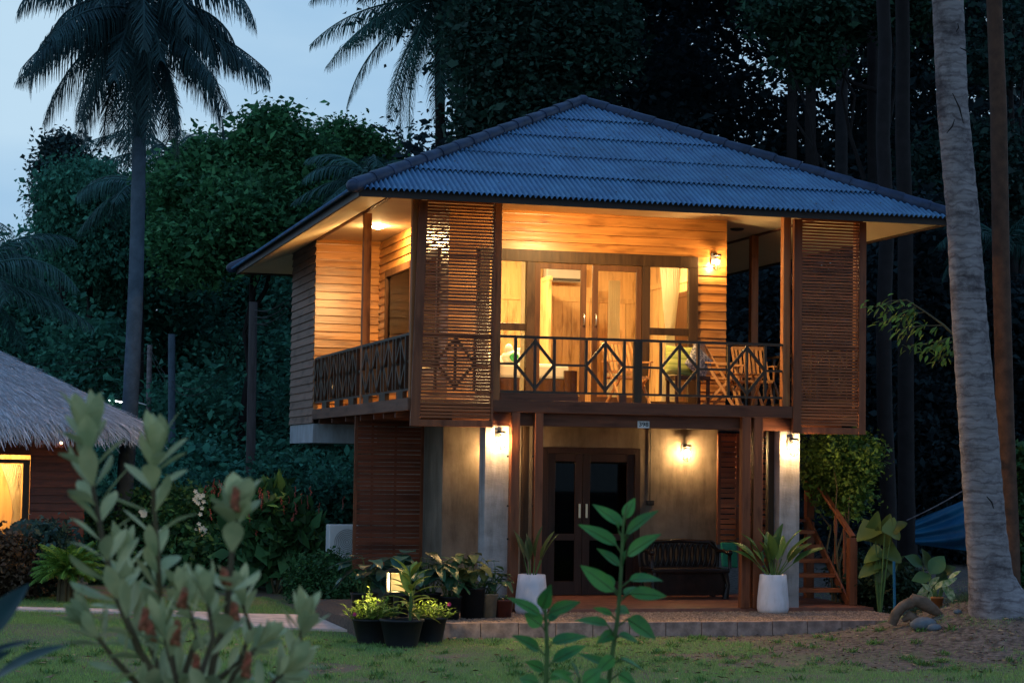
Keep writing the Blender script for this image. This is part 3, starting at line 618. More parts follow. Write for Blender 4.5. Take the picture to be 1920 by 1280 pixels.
# air conditioner indoors
a0, a1 = at(1023, 512, Y=6.0), at(1090, 530, Y=6.0)
t = thing('wall_air_conditioner', 'long white indoor air conditioner high on the bedroom back wall', 'air conditioner', ((a0.x+a1.x)/2, 6.16, a1.z))
w = (a1.x-a0.x)/2; m = MB(); m.box((-w, -.2, 0), (w, 0, .26)); m.build('casing', M['acw'], t, local=True, bevel=.03)
m = MB(); m.box((-w+.03, -.205, .015), (w-.03, -.201, .06)); m.build('outlet', M['metal'], t, local=True)
def curtain(x0, x1, y, z0, z1, label, waist=None, sh=0):
    n = 60; rows = 22; V = []; F = []
    for j in range(rows+1):
        z = z1+(z0-z1)*j/rows; f = 1.
        if waist:
            d = (z-waist)/(z1-waist) if z > waist else (waist-z)/(waist-z0)*.6
            f = .36+.64*min(1, d)**.8
        for i in range(n+1):
            u = i/n; x = (x0+x1)/2+sh*(1-f)+(u-.5)*(x1-x0)*f; V.append((x, y+.028*math.sin(u*math.pi*2*11+z*.6), z))
    F = [(j*(n+1)+i, j*(n+1)+i+1, (j+1)*(n+1)+i+1, (j+1)*(n+1)+i) for j in range(rows) for i in range(n)]
    return tag(nmesh('curtain', V, F, M['curtain'], smooth=True), label, 'curtain', 'cream curtains of the house')
curtain(ax(1236, 550, 2.75), ax(1276, 550, 2.75), 2.72, 2.95, 5.0, 'cream curtain tied at the waist inside the upstairs right window', 4.02)
curtain(ax(1141, 550, 5.6), ax(1163, 550, 5.6), 5.6, 2.9, 5.05, 'straight narrow cream curtain behind the right glass door')
curtain(ax(972, 700, 2.8), ax(990, 700, 2.8), 2.70, 2.95, 5.0, 'narrow cream curtain at the edge of the left side pane')
V = []; F = []; n = 50
for j in range(2):
    for i in range(n+1): V.append((XW+.09+.018*math.sin(i*1.25), wy0-.05+(wy1-wy0+.1)*i/n, 5.2 if j else 3.4))
tag(nmesh('curtain', V, [(i, i+1, n+2+i, n+1+i) for i in range(n)], M['curtain'], smooth=True), 'cream curtain closed behind the side window of the left veranda', 'curtain', 'cream curtains of the house')
# outdoor air conditioner left of the lattice
p0, p1 = at(621, 983, Y=5.2), at(668, 1048, Y=5.2)
t = thing('outdoor_air_conditioner', 'white outdoor air conditioner unit left of the lower slatted screen', 'air conditioner', ((p0.x+p1.x)/2, 5.2, p1.z))
w = (p1.x-p0.x)/2+.03; h = p0.z-p1.z
m = MB(); m.box((-w, 0, 0), (w, .3, h)); m.build('casing', M['acw'], t, local=True, bevel=.02)
m = MB()
for k in range(7): m.tube([(.05+.028*(k+1)*math.cos(a), -.008, h/2+.028*(k+1)*math.sin(a)) for a in np.linspace(0, 2*math.pi, 25)], .003, 4)
m.build('fan_grille', M['metal'], t, local=True)
m = MB(); m.box((-w, .02, -.06), (-w+.06, .28, -.002)); m.box((-w, .05, -h-.35), (-w+.05, .1, -.062)); m.build('stand', M['metal'], t, local=True); m = MB(); m.box((w-.06, .02, -.06), (w, .28, -.002)); m.box((w-.05, .05, -h-.35), (w, .1, -.062)); m.build('stand', M['metal'], t, local=True)

# porch bench with carved openwork back, dark lacquered
t = thing('carved_bench', 'dark lacquered bench with openwork root carved back under the porch wall', 'bench', ((ax(1210, 1080, 2.1)+ax(1355, 1080, 2.1))/2, 2.1, .03))
bw = (ax(1355, 1080, 2.1)-ax(1210, 1080, 2.1))/2; m = MB(); m.box((-bw, -.3, .38), (bw, .25, .45)); bm = mat('black lacquer', (.022, .012, .010), (.012, .008, .007), rough=.25, scale=8); m.build('seat', bm, t, local=True, bevel=.02); m = MB(); m.box((-bw+.05, -.24, .05), (bw-.05, -.20, .375)); m.build('apron', bm, t, local=True)
m = MB(); rr = random.Random(4)
zt_ = az(1280, 1016, 2.3)-.03
for k in range(13):
    c = -bw+.1+k*(2*bw-.2)/12; r1 = .085
    m.tube([(c+r1*math.cos(a)*1.0, .24, (zt_+.45)/2+.2*math.sin(a)) for a in np.linspace(0, 2*math.pi, 19)], .022, 6)
    m.tube([(c, .24, .45), (c+rr.uniform(-.05, .05), .24, zt_)], .014, 6)
m.tube([(-bw, .24, .45), (-bw-.02, .24, zt_-.12), (-bw+.15, .24, zt_), (0, .24, zt_+.02), (bw-.15, .24, zt_), (bw+.02, .24, zt_-.12), (bw, .24, .45)], .032, 8)
m.build('backrest', bm, t, local=True)
for sx in (-1, 1):
    for yy in (-.26, .22): m = MB(); m.tube([(sx*(bw-.06), yy, .38), (sx*(bw-.02), yy*1.05, .2), (sx*(bw-.07), yy*1.1, 0)], [.045, .03, .05], 8); m.build('leg', bm, t, local=True)
    m = MB(); m.tube([(sx*bw, .24, .68), (sx*(bw+.01), 0, .7), (sx*bw, -.27, .66), (sx*bw, -.29, .45)], .028, 8); m.blob((sx*bw, -.28, .68), (.045, .045, .045), 10, 6); m.build('armrest', bm, t, local=True)
# hanging green bag on the right
p = at(1367, 1040, Y=2.2); m = MB(); w = .14; hh = .19
vs = [(p.x-w, 2.2, p.z+hh), (p.x+w*.8, 2.2, p.z+hh), (p.x+w, 2.2, p.z-hh), (p.x-w*.8, 2.2, p.z-hh*.9)]
m.add([(a, b-.03, c) for a, b, c in vs]+[(a, b+.03, c) for a, b, c in vs], [(0, 1, 2, 3), (7, 6, 5, 4), (0, 4, 5, 1), (1, 5, 6, 2), (2, 6, 7, 3), (3, 7, 4, 0)])
tag(m.build('shopping_bag', mat('green plastic weave', (.03, .28, .17), (.02, .2, .12), rough=.6, scale=20), bevel=.02), 'green woven bag hanging above the bench at the foot of the red slats', 'bag')
# ---------------------------------------------------------------- ground
def vnoise(x, y, s, seed=0):
    g = np.random.default_rng(seed).random((64, 64)); x = np.asarray(x)*s+17.3; y = np.asarray(y)*s+9.7
    xi = np.floor(x).astype(int); yi = np.floor(y).astype(int); fx = x-xi; fy = y-yi; fx = fx*fx*(3-2*fx); fy = fy*fy*(3-2*fy)
    a = g[xi % 64, yi % 64]; b = g[(xi+1) % 64, yi % 64]; c = g[xi % 64, (yi+1) % 64]; d = g[(xi+1) % 64, (yi+1) % 64]
    return (a*(1-fx)+b*fx)*(1-fy)+(c*(1-fx)+d*fx)*fy
def fbm(x, y, s, seed=0): return (vnoise(x, y, s, seed)*.55+vnoise(x, y, s*2.1, seed+1)*.3+vnoise(x, y, s*4.3, seed+2)*.15)
gm = mat('lawn soil and turf', (.12, .17, .06), (.16, .12, .09), rough=1, scale=1.1, bump=.6, bscale=35, ramp=(.42, .6))
t = gm.node_tree; b = t.nodes['Principled BSDF']; src = b.inputs['Base Color'].links[0].from_socket          # turf in front, bare earth on the mound
tc = N(t, 'ShaderNodeTexCoord'); sx = N(t, 'ShaderNodeSeparateXYZ'); t.links.new(tc.outputs['Object'], sx.inputs[0])
n3 = N(t, 'ShaderNodeTexNoise'); n3.inputs['Scale'].default_value = .9; n3.inputs['Detail'].default_value = 7; t.links.new(tc.outputs['Object'], n3.inputs['Vector'])
m3 = N(t, 'ShaderNodeMapRange'); m3.inputs['From Min'].default_value = 1.0; m3.inputs['From Max'].default_value = 5.5; t.links.new(sx.outputs[0], m3.inputs['Value'])
a3 = N(t, 'ShaderNodeMath', operation='ADD'); t.links.new(m3.outputs[0], a3.inputs[0]); t.links.new(n3.outputs['Fac'], a3.inputs[1])
r3 = N(t, 'ShaderNodeMapRange'); r3.inputs['From Min'].default_value = .9; r3.inputs['From Max'].default_value = 1.3; t.links.new(a3.outputs[0], r3.inputs['Value'])
n4 = N(t, 'ShaderNodeTexNoise'); n4.inputs['Scale'].default_value = 14; n4.inputs['Detail'].default_value = 8; t.links.new(tc.outputs['Object'], n4.inputs['Vector'])
r4 = N(t, 'ShaderNodeValToRGB'); r4.color_ramp.elements[0].position = .35; r4.color_ramp.elements[1].position = .68; r4.color_ramp.elements[0].color = (.055, .042, .035, 1); r4.color_ramp.elements[1].color = (.20, .155, .13, 1); t.links.new(n4.outputs['Fac'], r4.inputs[0])
x3 = N(t, 'ShaderNodeMix', data_type='RGBA'); t.links.new(r3.outputs[0], x3.inputs[0]); t.links.new(src, x3.inputs[6]); t.links.new(r4.outputs[0], x3.inputs[7]); t.links.new(x3.outputs[2], b.inputs['Base Color'])
xs = np.concatenate([np.linspace(-600, -30, 20), np.linspace(-28, 28, 225), np.linspace(30, 600, 20)]); ys = np.concatenate([np.linspace(-120, -30, 8), np.linspace(-28, 22, 200), np.linspace(24, 900, 24)])
gx_, gy_ = np.meshgrid(xs, ys); gzz = gzn(gx_, gy_)+ (fbm(gx_, gy_, .9, 5)-.5)*.05*((gx_ > -25) & (gx_ < 25))
under = (gx_ > -1.2) & (gx_ < 6.3) & (gy_ > -1.95) & (gy_ < 10.2); gzz = np.where(under, np.minimum(gzz, -.16), gzz)
V = np.stack([gx_, gy_, gzz], -1).reshape(-1, 3); nx = len(xs)
I = (np.arange(len(ys)-1)[:, None]*nx+np.arange(nx-1)[None]).ravel(); F = np.stack([I, I+1, I+nx+1, I+nx], 1)
tag(nmesh('ground', V, F, gm, smooth=True), kind='structure')
def gzat(x, y): return float(gzn(x, y))
# path
pn = [at(x, y, Z=-.17) for x, y in ((-120, 1140), (77, 1144), (250, 1149), (347, 1154), (443, 1173), (540, 1178), (650, 1182), (700, 1188))]
pf = [at(x, y, Z=-.17) for x, y in ((-120, 1134), (77, 1139.5), (250, 1143), (320, 1145), (457, 1151), (567, 1153), (640, 1158), (720, 1160))]
vs = [(p.x, p.y, -.155) for p in pn]+[(p.x, p.y, -.155) for p in pf]; n = len(pn)
m = MB(); m.add(vs+[(a, b, -.25) for a, b, c in vs], [(i, i+1, n+i+1, n+i) for i in range(n-1)]+[(i+1, i, 2*n+i, 2*n+i+1) for i in range(n-1)])
tag(m.build('path', M['pathm']), kind='structure')
# gravel patio, kerb blocks
m = MB(); m.box((-.95, -1.8, -.2), (6.75, .0, -.022)); m.box((-.95, .0, -.2), (.8, 2.9, -.026)); tag(m.build('gravel_patio', M['gravelbed']), kind='structure')
V = []; F = []; nv = 0
ico = [(0, 0, 1), (.85, 0, .1), (.26, .81, .1), (-.69, .5, .1), (-.69, -.5, .1), (.26, -.81, .1)]; fi = [(0, 1, 2), (0, 2, 3), (0, 3, 4), (0, 4, 5), (0, 5, 1)]
for k in range(15000):
    x = rng.uniform(-.9, 6.7); y = rng.uniform(-1.78, -.02); s = rng.uniform(.012, .03); a = rng.uniform(0, 6.28); e = rng.uniform(.6, 1.3)
    for q in ico:
        j = rng.uniform(.8, 1.2); X = q[0]*s*e*j; Y = q[1]*s*j; V.append((x+X*math.cos(a)-Y*math.sin(a), y+X*math.sin(a)+Y*math.cos(a), -.022+q[2]*s*.7))
    F += [tuple(i+nv for i in f) for f in fi]; nv += 6
tag(nmesh('gravel', V, F, M['pebble']), 'reddish brown river pebbles covering the strip before the porch', kind='stuff')
ORD = 'First Second Third Fourth Fifth Sixth Seventh Eighth Ninth Tenth Eleventh Twelfth Thirteenth Fourteenth Fifteenth Sixteenth Seventeenth'.split()
kx = -.93; first = None; k = 0
kl = 'plain grey concrete block in the low kerb row edging the pebble patio'
while kx < 6.4:
    L = .487; m = None
    if first is None:
        m = MB(); m.box((0, -.10, -.25), (L-.008, .0, .003)); first = m.build('kerb_block', M['kerb'], bevel=.006); tag(first, kl, 'kerb block', 'kerb blocks edging the patio'); ob = first
    else: ob = first.copy(); COL.objects.link(ob)
    tag(ob, ORD[k]+' grey concrete kerb block from the left end of the kerb row'); ob.location = (kx, -1.80+rng.uniform(-.004, .004), rng.uniform(-.004, .004)); ob.rotation_euler = (0, 0, rng.uniform(-.006, .006)); kx += L; k += 1
# grass
gr = mat('grass blades', (.36, .50, .15), (.17, .33, .10), rough=.7, scale=.8, island=.35, trans=.35)
n = 900000
gx = rng.uniform(-9, 12.5, n); gy = -13 + 18.7*rng.random(n)**1.0
dens = fbm(gx, gy, .55, 11); dens2 = fbm(gx, gy, 2.3, 3)
bare = np.clip((gx-.8)/4.0, 0, 1)*1.0 + .16
fr = np.clip((-5.4-gy)/1.2, 0, 1); bare = bare*(1-.55*fr)
keep = (dens*.75+dens2*.4) > (.33+bare*.36)
keep |= rng.random(n) < .05
inner = (gx > -1.0) & (gx < 6.8) & (gy > -1.93); keep &= ~inner
pxy = [(p.x, p.y) for p in pn]; pfy = [(p.x, p.y) for p in pf]
lo = np.interp(gx, [p[0] for p in pxy], [p[1] for p in pxy]); hi = np.interp(gx, [p[0] for p in pfy], [p[1] for p in pfy])
keep &= ~((gx < -.6) & (gy > lo+rng.normal(0, .05, n)) & (gy < hi))
gx, gy = gx[keep], gy[keep]; n = len(gx); gz0 = gzn(gx, gy)-.004
a = rng.uniform(0, 2*np.pi, n); h = rng.uniform(.018, .052, n)*(.7+.6*fbm(gx, gy, 1.3, 8)); w = rng.uniform(.0022, .0045, n); la = rng.uniform(0, 2*np.pi, n); lean = h*rng.uniform(.1, .8, n)
V = np.empty((n, 3, 3)); V[:, 0] = np.stack([gx-w*np.cos(a), gy-w*np.sin(a), gz0], 1); V[:, 1] = np.stack([gx+w*np.cos(a), gy+w*np.sin(a), gz0], 1); V[:, 2] = np.stack([gx+lean*np.cos(la), gy+lean*np.sin(la), gz0+h], 1)
tag(nmesh('grass', V, np.arange(n*3).reshape(-1, 3), gr), 'short patchy lawn grass', kind='stuff')
# fallen leaves and low weeds on the lawn
n = 520; lx = rng.uniform(-6.5, 9, n); ly = rng.uniform(-7.5, -2.1, n); a = rng.uniform(0, 6.28, n); L = rng.uniform(.02, .055, n); W = L*rng.uniform(.3, .5, n); z = gzn(lx, ly)+rng.uniform(.03, .05, n); V = np.empty((n, 4, 3))
for i, (p, q) in enumerate(((-1, 0), (0, -1), (1, 0), (0, 1))): V[:, i] = np.stack([lx+p*L*np.cos(a)-q*W*np.sin(a), ly+p*L*np.sin(a)+q*W*np.cos(a), z+rng.uniform(-.012, .014, n)], 1)
tag(nmesh('fallen_leaves', V, np.arange(n*4).reshape(-1, 4), mat('fallen leaf', (.34, .24, .12), (.16, .10, .05), rough=.8, island=.5)), 'small brown fallen leaves lying on the lawn', kind='stuff')
n = 9000; wc = rng.integers(0, 190, n); wx = rng.uniform(-6.5, 6, 190)[wc]+rng.normal(0, .045, n); wy = rng.uniform(-7.5, -2.2, 190)[wc]+rng.normal(0, .045, n); a = rng.uniform(0, 6.28, n); L = rng.uniform(.025, .07, n); W = rng.uniform(.004, .010, n); z = gzn(wx, wy); V = np.empty((n, 4, 3)); hh = L*rng.uniform(.4, 1.3, n)
for i, (p, q, u) in enumerate(((0, 0, 0), (.5, -1, .6), (1, 0, 1), (.5, 1, .6))): V[:, i] = np.stack([wx+p*L*np.cos(a)-q*W*np.sin(a), wy+p*L*np.sin(a)+q*W*np.cos(a), z+u*hh], 1)
tag(nmesh('weeds', V, np.arange(n*4).reshape(-1, 4), mat('weed leaves', (.17, .32, .08), (.08, .18, .05), rough=.6, island=.4, trans=.3)), 'low darker weed tufts among the lawn grass', kind='stuff')
# dry litter on the earth
n = 9000; lx = rng.uniform(1.5, 13, n); ly = rng.uniform(-6.5, 4, n); k_ = ~((lx < 6.8) & (ly > -1.9)); lx, ly = lx[k_], ly[k_]; n = len(lx)
a = rng.uniform(0, 6.28, n); L = rng.uniform(.01, .05, n); W = rng.uniform(.003, .012, n); z = gzn(lx, ly)+.012+rng.uniform(0, .012, n); V = np.empty((n, 4, 3))
for i, (p, q) in enumerate(((-1, 0), (0, -1), (1, 0), (0, 1))): V[:, i] = np.stack([lx+p*L*np.cos(a)-q*W*np.sin(a), ly+p*L*np.sin(a)+q*W*np.cos(a), z+rng.uniform(-.006, .012, n)], 1)
tag(nmesh('leaf_litter', V, np.arange(n*4).reshape(-1, 4), mat('dry litter', (.20, .14, .09), (.09, .06, .04), rough=.9, island=.5)), 'dry leaf bits scattered over the bare earth', kind='stuff')

# ---------------------------------------------------------------- foliage tools
def foliage(name, c1, c2, rough=.6, island=.45, trans=.25, scale=.55): return mat(name, c1, c2, rough=rough, island=island, trans=trans, scale=scale, detail=4, ramp=(.38, .60))
G = {}
G['wood'] = foliage('shade darkened woodland leaves', (.022, .044, .052), (.011, .023, .029), rough=.9)  # canopy shade over the right wood is put into this leaf colour
G['woodl'] = foliage('teal woodland leaves', (.070, .26, .165), (.026, .12, .085), rough=.8)
G['bushy'] = foliage('bushy green leaves', (.080, .26, .095), (.030, .115, .055), rough=.8)
G['navy'] = foliage('dark blue green leaves', (.035, .075, .07), (.018, .045, .045))
G['palm'] = foliage('palm leaflets', (.045, .13, .11), (.022, .07, .065), trans=.15)
G['palmd'] = foliage('dark palm leaflets', (.030, .078, .080), (.018, .048, .052), trans=.15)
G['lit'] = foliage('fresh green leaves', (.13, .22, .035), (.07, .13, .025))
G['garden'] = foliage('garden leaves', (.06, .17, .055), (.03, .09, .035))
G['lime'] = foliage('lime leaves', (.30, .40, .06), (.16, .26, .04))
G['alo'] = foliage('alocasia leaves', (.05, .12, .05), (.03, .075, .045), rough=.35)
G['drac'] = foliage('yellow green leaves', (.34, .38, .07), (.12, .22, .04), rough=.35, scale=9)
G['brown'] = foliage('bronze leaves', (.14, .09, .05), (.07, .045, .03))
G['silver'] = foliage('silvery shrub leaves', (.58, .55, .27), (.33, .38, .19), rough=.5, island=.22, scale=12)
G['hero'] = foliage('bright green ovate leaves', (.085, .25, .04), (.042, .16, .04), rough=.4, island=.2, scale=8)
G['dark'] = foliage('dark glossy leaves', (.012, .045, .04), (.01, .03, .028), rough=.3, scale=6)
M['bark'] = mat('grey palm bark', (.23, .20, .21), (.12, .105, .11), rough=.9, scale=5, stretch=(1, 1, 3), bump=.5)
M['barkd'] = mat('dark bark', (.020, .016, .017), (.012, .010, .010), rough=.9, scale=5, bump=.5)
M['barkb'] = mat('blue grey bark', (.085, .12, .16), (.05, .075, .10), rough=.9, scale=5, bump=.3)
M['twig'] = mat('green brown stem', (.12, .09, .04), (.07, .05, .03), rough=.8)
M['gstem'] = mat('green stem', (.10, .17, .04), (.06, .10, .03), rough=.6)
def leafcloud(blobs, n, size, rg, clump=None, csize=.35, flat=.6, hang=0.):
    """rhombic leaves in clumps within ellipsoid blobs [(c, r)]; returns V, F"""
    ex = []                                          # knobbly outline: smaller lobes sit on every big one
    for c, r in blobs:
        for _ in range(7):
            d = rg.normal(size=3); d[2] = abs(d[2])*.9; d /= np.linalg.norm(d); k_ = rg.uniform(.22, .42); ex.append((tuple(np.array(c)+d*np.array(r)*rg.uniform(.8, 1.12)), tuple(np.array(r)*k_)))
    blobs = list(blobs)+ex
    vol = np.array([max(r[0]*r[1]*r[2], 1e-3)**.72 for c, r in blobs]); pr = vol/vol.sum()
    clump = clump or max(20, n//45); bi = rg.choice(len(blobs), clump, p=pr)
    d = rg.normal(size=(clump, 3)); d /= np.linalg.norm(d, axis=1)[:, None]; rad = rg.random(clump)**.38
    C = np.array([blobs[i][0] for i in bi]); Rr = np.array([blobs[i][1] for i in bi]); P = C+d*rad[:, None]*Rr
    ci = rg.integers(0, clump, n); pos = P[ci]+rg.normal(size=(n, 3))*csize*np.array([1, 1, .7])
    ax_ = rg.normal(size=(n, 3)); ax_[:, 2] = ax_[:, 2]*flat-hang; ax_ /= np.linalg.norm(ax_, axis=1)[:, None]
    nn = rg.normal(size=(n, 3)); nn[:, 2] += .8; sd = np.cross(ax_, nn); sd /= np.linalg.norm(sd, axis=1)[:, None]
    L = (size*rg.choice([.7, 1., 1.5], n, p=[.45, .4, .15])*rg.uniform(.7, 1.25, n))[:, None]; W = L*rg.uniform(.22, .34, n)[:, None]
    up = np.cross(sd, ax_)*L*.12
    V = np.stack([pos, pos+ax_*L*.45+sd*W+up, pos+ax_*L, pos+ax_*L*.45-sd*W+up], 1); return V.reshape(-1, 3), np.arange(n*4).reshape(-1, 4)
def limb(m, p, q, r0, r1, seg=6, wob=.12, n=7):
    p = Vector(p); q = Vector(q); L = (q-p).length
    pts = [p.lerp(q, i/seg)+(Vector((random.uniform(-1, 1), random.uniform(-1, 1), random.uniform(-.5, .5)))*L*wob*.3 if 0 < i < seg else Vector((0, 0, 0))) for i in range(seg+1)]
    m.tube(pts, [r0+(r1-r0)*i/seg for i in range(seg+1)], n)
def tree(label, base, blobs, n, size, mt, bark, tr=.16, seed=1, csize=.35, cat='tree', name='tree', group=None, limbs=7, hang=0, flat=.6, clump=None):
    t = thing(name, label, cat, base, group=group); rg = np.random.default_rng(seed); random.seed(seed)
    top = max(blobs, key=lambda b: b[0][2])[0]; m = MB(); b = Vector(base)-Vector((0, 0, .1)); mid = Vector(top).lerp(b, .3); mid.z = top[2]-.1
    pts = [b.lerp(mid, i/7)+Vector((random.uniform(-1, 1), random.uniform(-1, 1), 0))*tr*(.9 if 0 < i < 7 else 0) for i in range(8)]
    m.tube(pts, [tr*(1.35 if i == 0 else 1-i*.115) for i in range(8)], 9)
    for k in range(limbs):
        c, r = blobs[k % len(blobs)]; a = pts[3+k % 4]; q = Vector(c)+Vector((random.uniform(-.6, .6)*r[0], random.uniform(-.6, .6)*r[1], random.uniform(-.3, .6)*r[2])); limb(m, a, q, tr*.42, tr*.07)
    m.build('trunk' if cat == 'tree' else 'stem', bark, t)
    V, F = leafcloud(blobs, n, size, rg, csize=csize, hang=hang, flat=flat, clump=clump); nmesh('crown' if cat == 'tree' else 'foliage', V, F, mt, t)
    return t
def B(x, y, D, rx, ry, rd=None):                    # blob centred on the sight line of a photo pixel, radii in pixels turned into metres
    s = D/FPX; return (tuple(at(x, y, D=D)), (rx*s, (rd or rx)*s, ry*s))
def frond(m, base, dirv, L, droop, nl=46, ll=.75, rg=None, wid=.028, hang=.55, curl=1.):
    """a feather palm frond: rachis tube plus two rows of drooping leaflets"""
    d = Vector(dirv).normalized(); h = Vector((d.x, d.y, 0)); h = h.normalized() if h.length > 1e-3 else Vector((1, 0, 0)); pts = []; p = Vector(base); el = math.asin(max(-1, min(1, d.z))); seg = 16
    for i in range(seg+1):
        pts.append(p.copy()); e = el-droop*(i/seg)**1.25; p = p+(h*math.cos(e)+Vector((0, 0, 1))*math.sin(e))*L/seg
    m.tube(pts, [.035*(1-i/seg)+.006 for i in range(seg+1)], 5, False)
    side = h.cross(Vector((0, 0, 1)))
    for k in range(nl):
        u = .12+.87*k/nl; i = min(int(u*seg), seg-1); q = pts[i].lerp(pts[i+1], u*seg-i); tg = (pts[i+1]-pts[i]).normalized()
        l = ll*math.sin(math.pi*(.18+.78*u))**.7*rg.uniform(.85, 1.1)
        for s in (-1, 1):
            dd = (side*s*rg.uniform(.75, 1.)+tg*.65+Vector((0, 0, -hang*rg.uniform(.3, 1.1)))).normalized(); d2 = (dd+Vector((0, 0, -hang*1.7*curl*rg.uniform(.6, 1.2)))).normalized()
            w = tg.cross(dd).normalized().cross(dd).normalized()*0 + tg*wid
            a = q; b_ = q+dd*l*.5; c = b_+d2*l*.5
            m.add([a-w*.5, a+w*.5, b_+w*.55, b_-w*.55, c+w*.08, c-w*.08], [(0, 1, 2, 3), (3, 2, 4, 5)])
def palm(label, base, top, r0, r1, bark, fm, nf, L, seed, dr=(1.1, 1.6), name='coconut_palm', ll=.75, hang=.55, elev=(-.5, 1.2), bend=.0, group=None, nl=46, azr=None, lean=0, crown=True):
    t = thing(name, label, 'palm tree', base, group=group); rg = random.Random(seed); m = MB(); b = Vector(base)-Vector((0, 0, .15)); q = Vector(top); side = RT
    pts = [b.lerp(q, i/24)+side*bend*math.sin(math.pi*i/24) for i in range(25)]
    rr = [(r0+(r1-r0)*(i/24))*(1+.03*math.sin(i*2.9)+rg.uniform(-.02, .02))+(r0*.55 if i == 0 else r0*.2 if i == 1 else 0) for i in range(25)]
    m.tube(pts, rr, 12); tk = m.build('trunk', bark, t)
    if crown:
        m = MB()
        for k in range(nf):
            az_ = (k*2.39996+rg.uniform(-.2, .2)) if azr is None else rg.uniform(*azr); e = elev[1]+(elev[0]-elev[1])*((k+.5)/nf)+rg.uniform(-.12, .12)
            frond(m, q, (math.cos(az_)*math.cos(e), math.sin(az_)*math.cos(e), math.sin(e)), L*rg.uniform(.85, 1.08), rg.uniform(*dr) if e > 0 else rg.uniform(.5, .9), nl, ll, rg, hang=hang)
        m.blob(q, (r1*1.8, r1*1.8, r1*2.2), 10, 6); m.build('crown', fm, t)
    return t
# ---------------------------------------------------------------- woodland, palms and trees
m = MB()                                            # added rise, blocks bright sky gaps low behind the trees
hv = []; nh = 60
for i in range(nh+1):
    a = at(-700+i*3500/nh, 860, D=95); f2 = 9.5+2.5*math.sin(i*.7)+1.2*math.sin(i*1.9)
    hv.append((a.x, a.y, f2))
vs = []
for (x, y, h_) in hv: vs += [(x, y-14, -1.), (x, y-6, h_*.62), (x, y, h_), (x, y+30, h_*.9), (x, y+60, -1.)]
m.add(vs, [(i*5+j, (i+1)*5+j, (i+1)*5+j+1, i*5+j+1) for i in range(nh) for j in range(4)], True)
tag(m.build('added_hill', mat('hill undergrowth', (.012, .022, .016), (.006, .012, .009), rough=1, scale=.6, bump=.5)), kind='structure')
def wood_mass(name, label, blobs, n, size, mt, seed, csize=.6, hang=0.2):
    V, F = leafcloud(blobs, n, size, np.random.default_rng(seed), clump=max(200, n//90), csize=csize, hang=hang); tag(nmesh(name, V, F, mt), label, kind='stuff')
rr = random.Random(3)
# left: lower teal mass behind garden, pole and hut
bl = []
for x in range(-120, 700, 70):
    for y, D in ((560, 62), (680, 58), (800, 54), (900, 50), (980, 47)): bl.append(B(x+rr.uniform(-25, 25), y+rr.uniform(-25, 25), D+rr.uniform(-4, 4), 70, 62, 90))
for x, y in ((120, 495), (180, 500), (330, 470), (430, 460), (520, 470), (620, 430), (690, 400), (20, 525), (250, 520)): bl.append(B(x, y, 64, 75, 60, 80))
wood_mass('far_wood_left', 'dark teal leafy wood filling the left background', bl, 230000, .20, G['woodl'], 21, .5)
# right: near black wood
bl = []
for x in range(760, 2080, 95):
    for k in range(10):
        y = 30+k*108; 
        if x < 900 and y < 330: continue
        if 1460 < x < 1520 and 190 < y < 290: continue
        bl.append(B(x+rr.uniform(-35, 35), y+rr.uniform(-35, 35), 58+rr.uniform(-8, 10), 78, 85, 120))
for x in range(800, 2080, 110): bl.append(B(x, -60+rr.uniform(-30, 30), 55, 110, 90, 200)); bl.append(B(x, -240, 50, 130, 120, 260))
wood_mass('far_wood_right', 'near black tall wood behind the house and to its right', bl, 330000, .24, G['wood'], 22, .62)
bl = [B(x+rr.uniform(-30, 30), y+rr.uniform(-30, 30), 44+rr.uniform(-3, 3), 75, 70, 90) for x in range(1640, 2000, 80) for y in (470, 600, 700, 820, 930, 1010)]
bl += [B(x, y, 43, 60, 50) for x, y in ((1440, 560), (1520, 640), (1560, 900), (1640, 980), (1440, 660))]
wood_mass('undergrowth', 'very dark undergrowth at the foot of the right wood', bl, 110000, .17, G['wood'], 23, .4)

def gp(x, D): p = at(x, 1000, D=D); return (p.x, p.y, gzat(p.x, p.y))
tree('dark blue green tree with a ragged top at the far left skyline', gp(120, 60), [B(125, 330, 60, 36, 60), B(115, 390, 60, 34, 50), B(155, 370, 60, 40, 60), B(122, 290, 60, 20, 30)], 16000, .17, G['navy'], M['barkd'], seed=31, csize=.28)
tree('drooping teal tree left of the tall palm trunk', gp(150, 56), [B(135, 440, 56, 52, 85), B(190, 430, 56, 62, 95), B(110, 375, 56, 26, 45), B(165, 350, 56, 55, 40), B(250, 470, 57, 60, 90)], 34000, .15, G['woodl'], M['barkd'], seed=32, csize=.3, hang=1.2)
tree('broad bushy green tree whose rounded top rises in the middle of the left skyline', gp(430, 50), [B(505, 290, 50, 62, 62), B(520, 245, 50, 38, 28), B(440, 350, 50, 85, 75), B(350, 380, 50, 60, 72), B(480, 420, 49, 110, 90), B(580, 330, 50, 48, 50), B(560, 430, 50, 70, 80), B(370, 470, 49, 80, 70)], 70000, .16, G['bushy'], M['barkd'], seed=33, csize=.26, limbs=10)
tree('green tree with a low dome between the bushy tree and the roof', gp(650, 54), [B(650, 290, 54, 58, 45), B(610, 330, 54, 45, 50), B(700, 330, 54, 40, 55), B(650, 360, 54, 80, 60)], 28000, .15, G['bushy'], M['barkd'], seed=34, csize=.26)
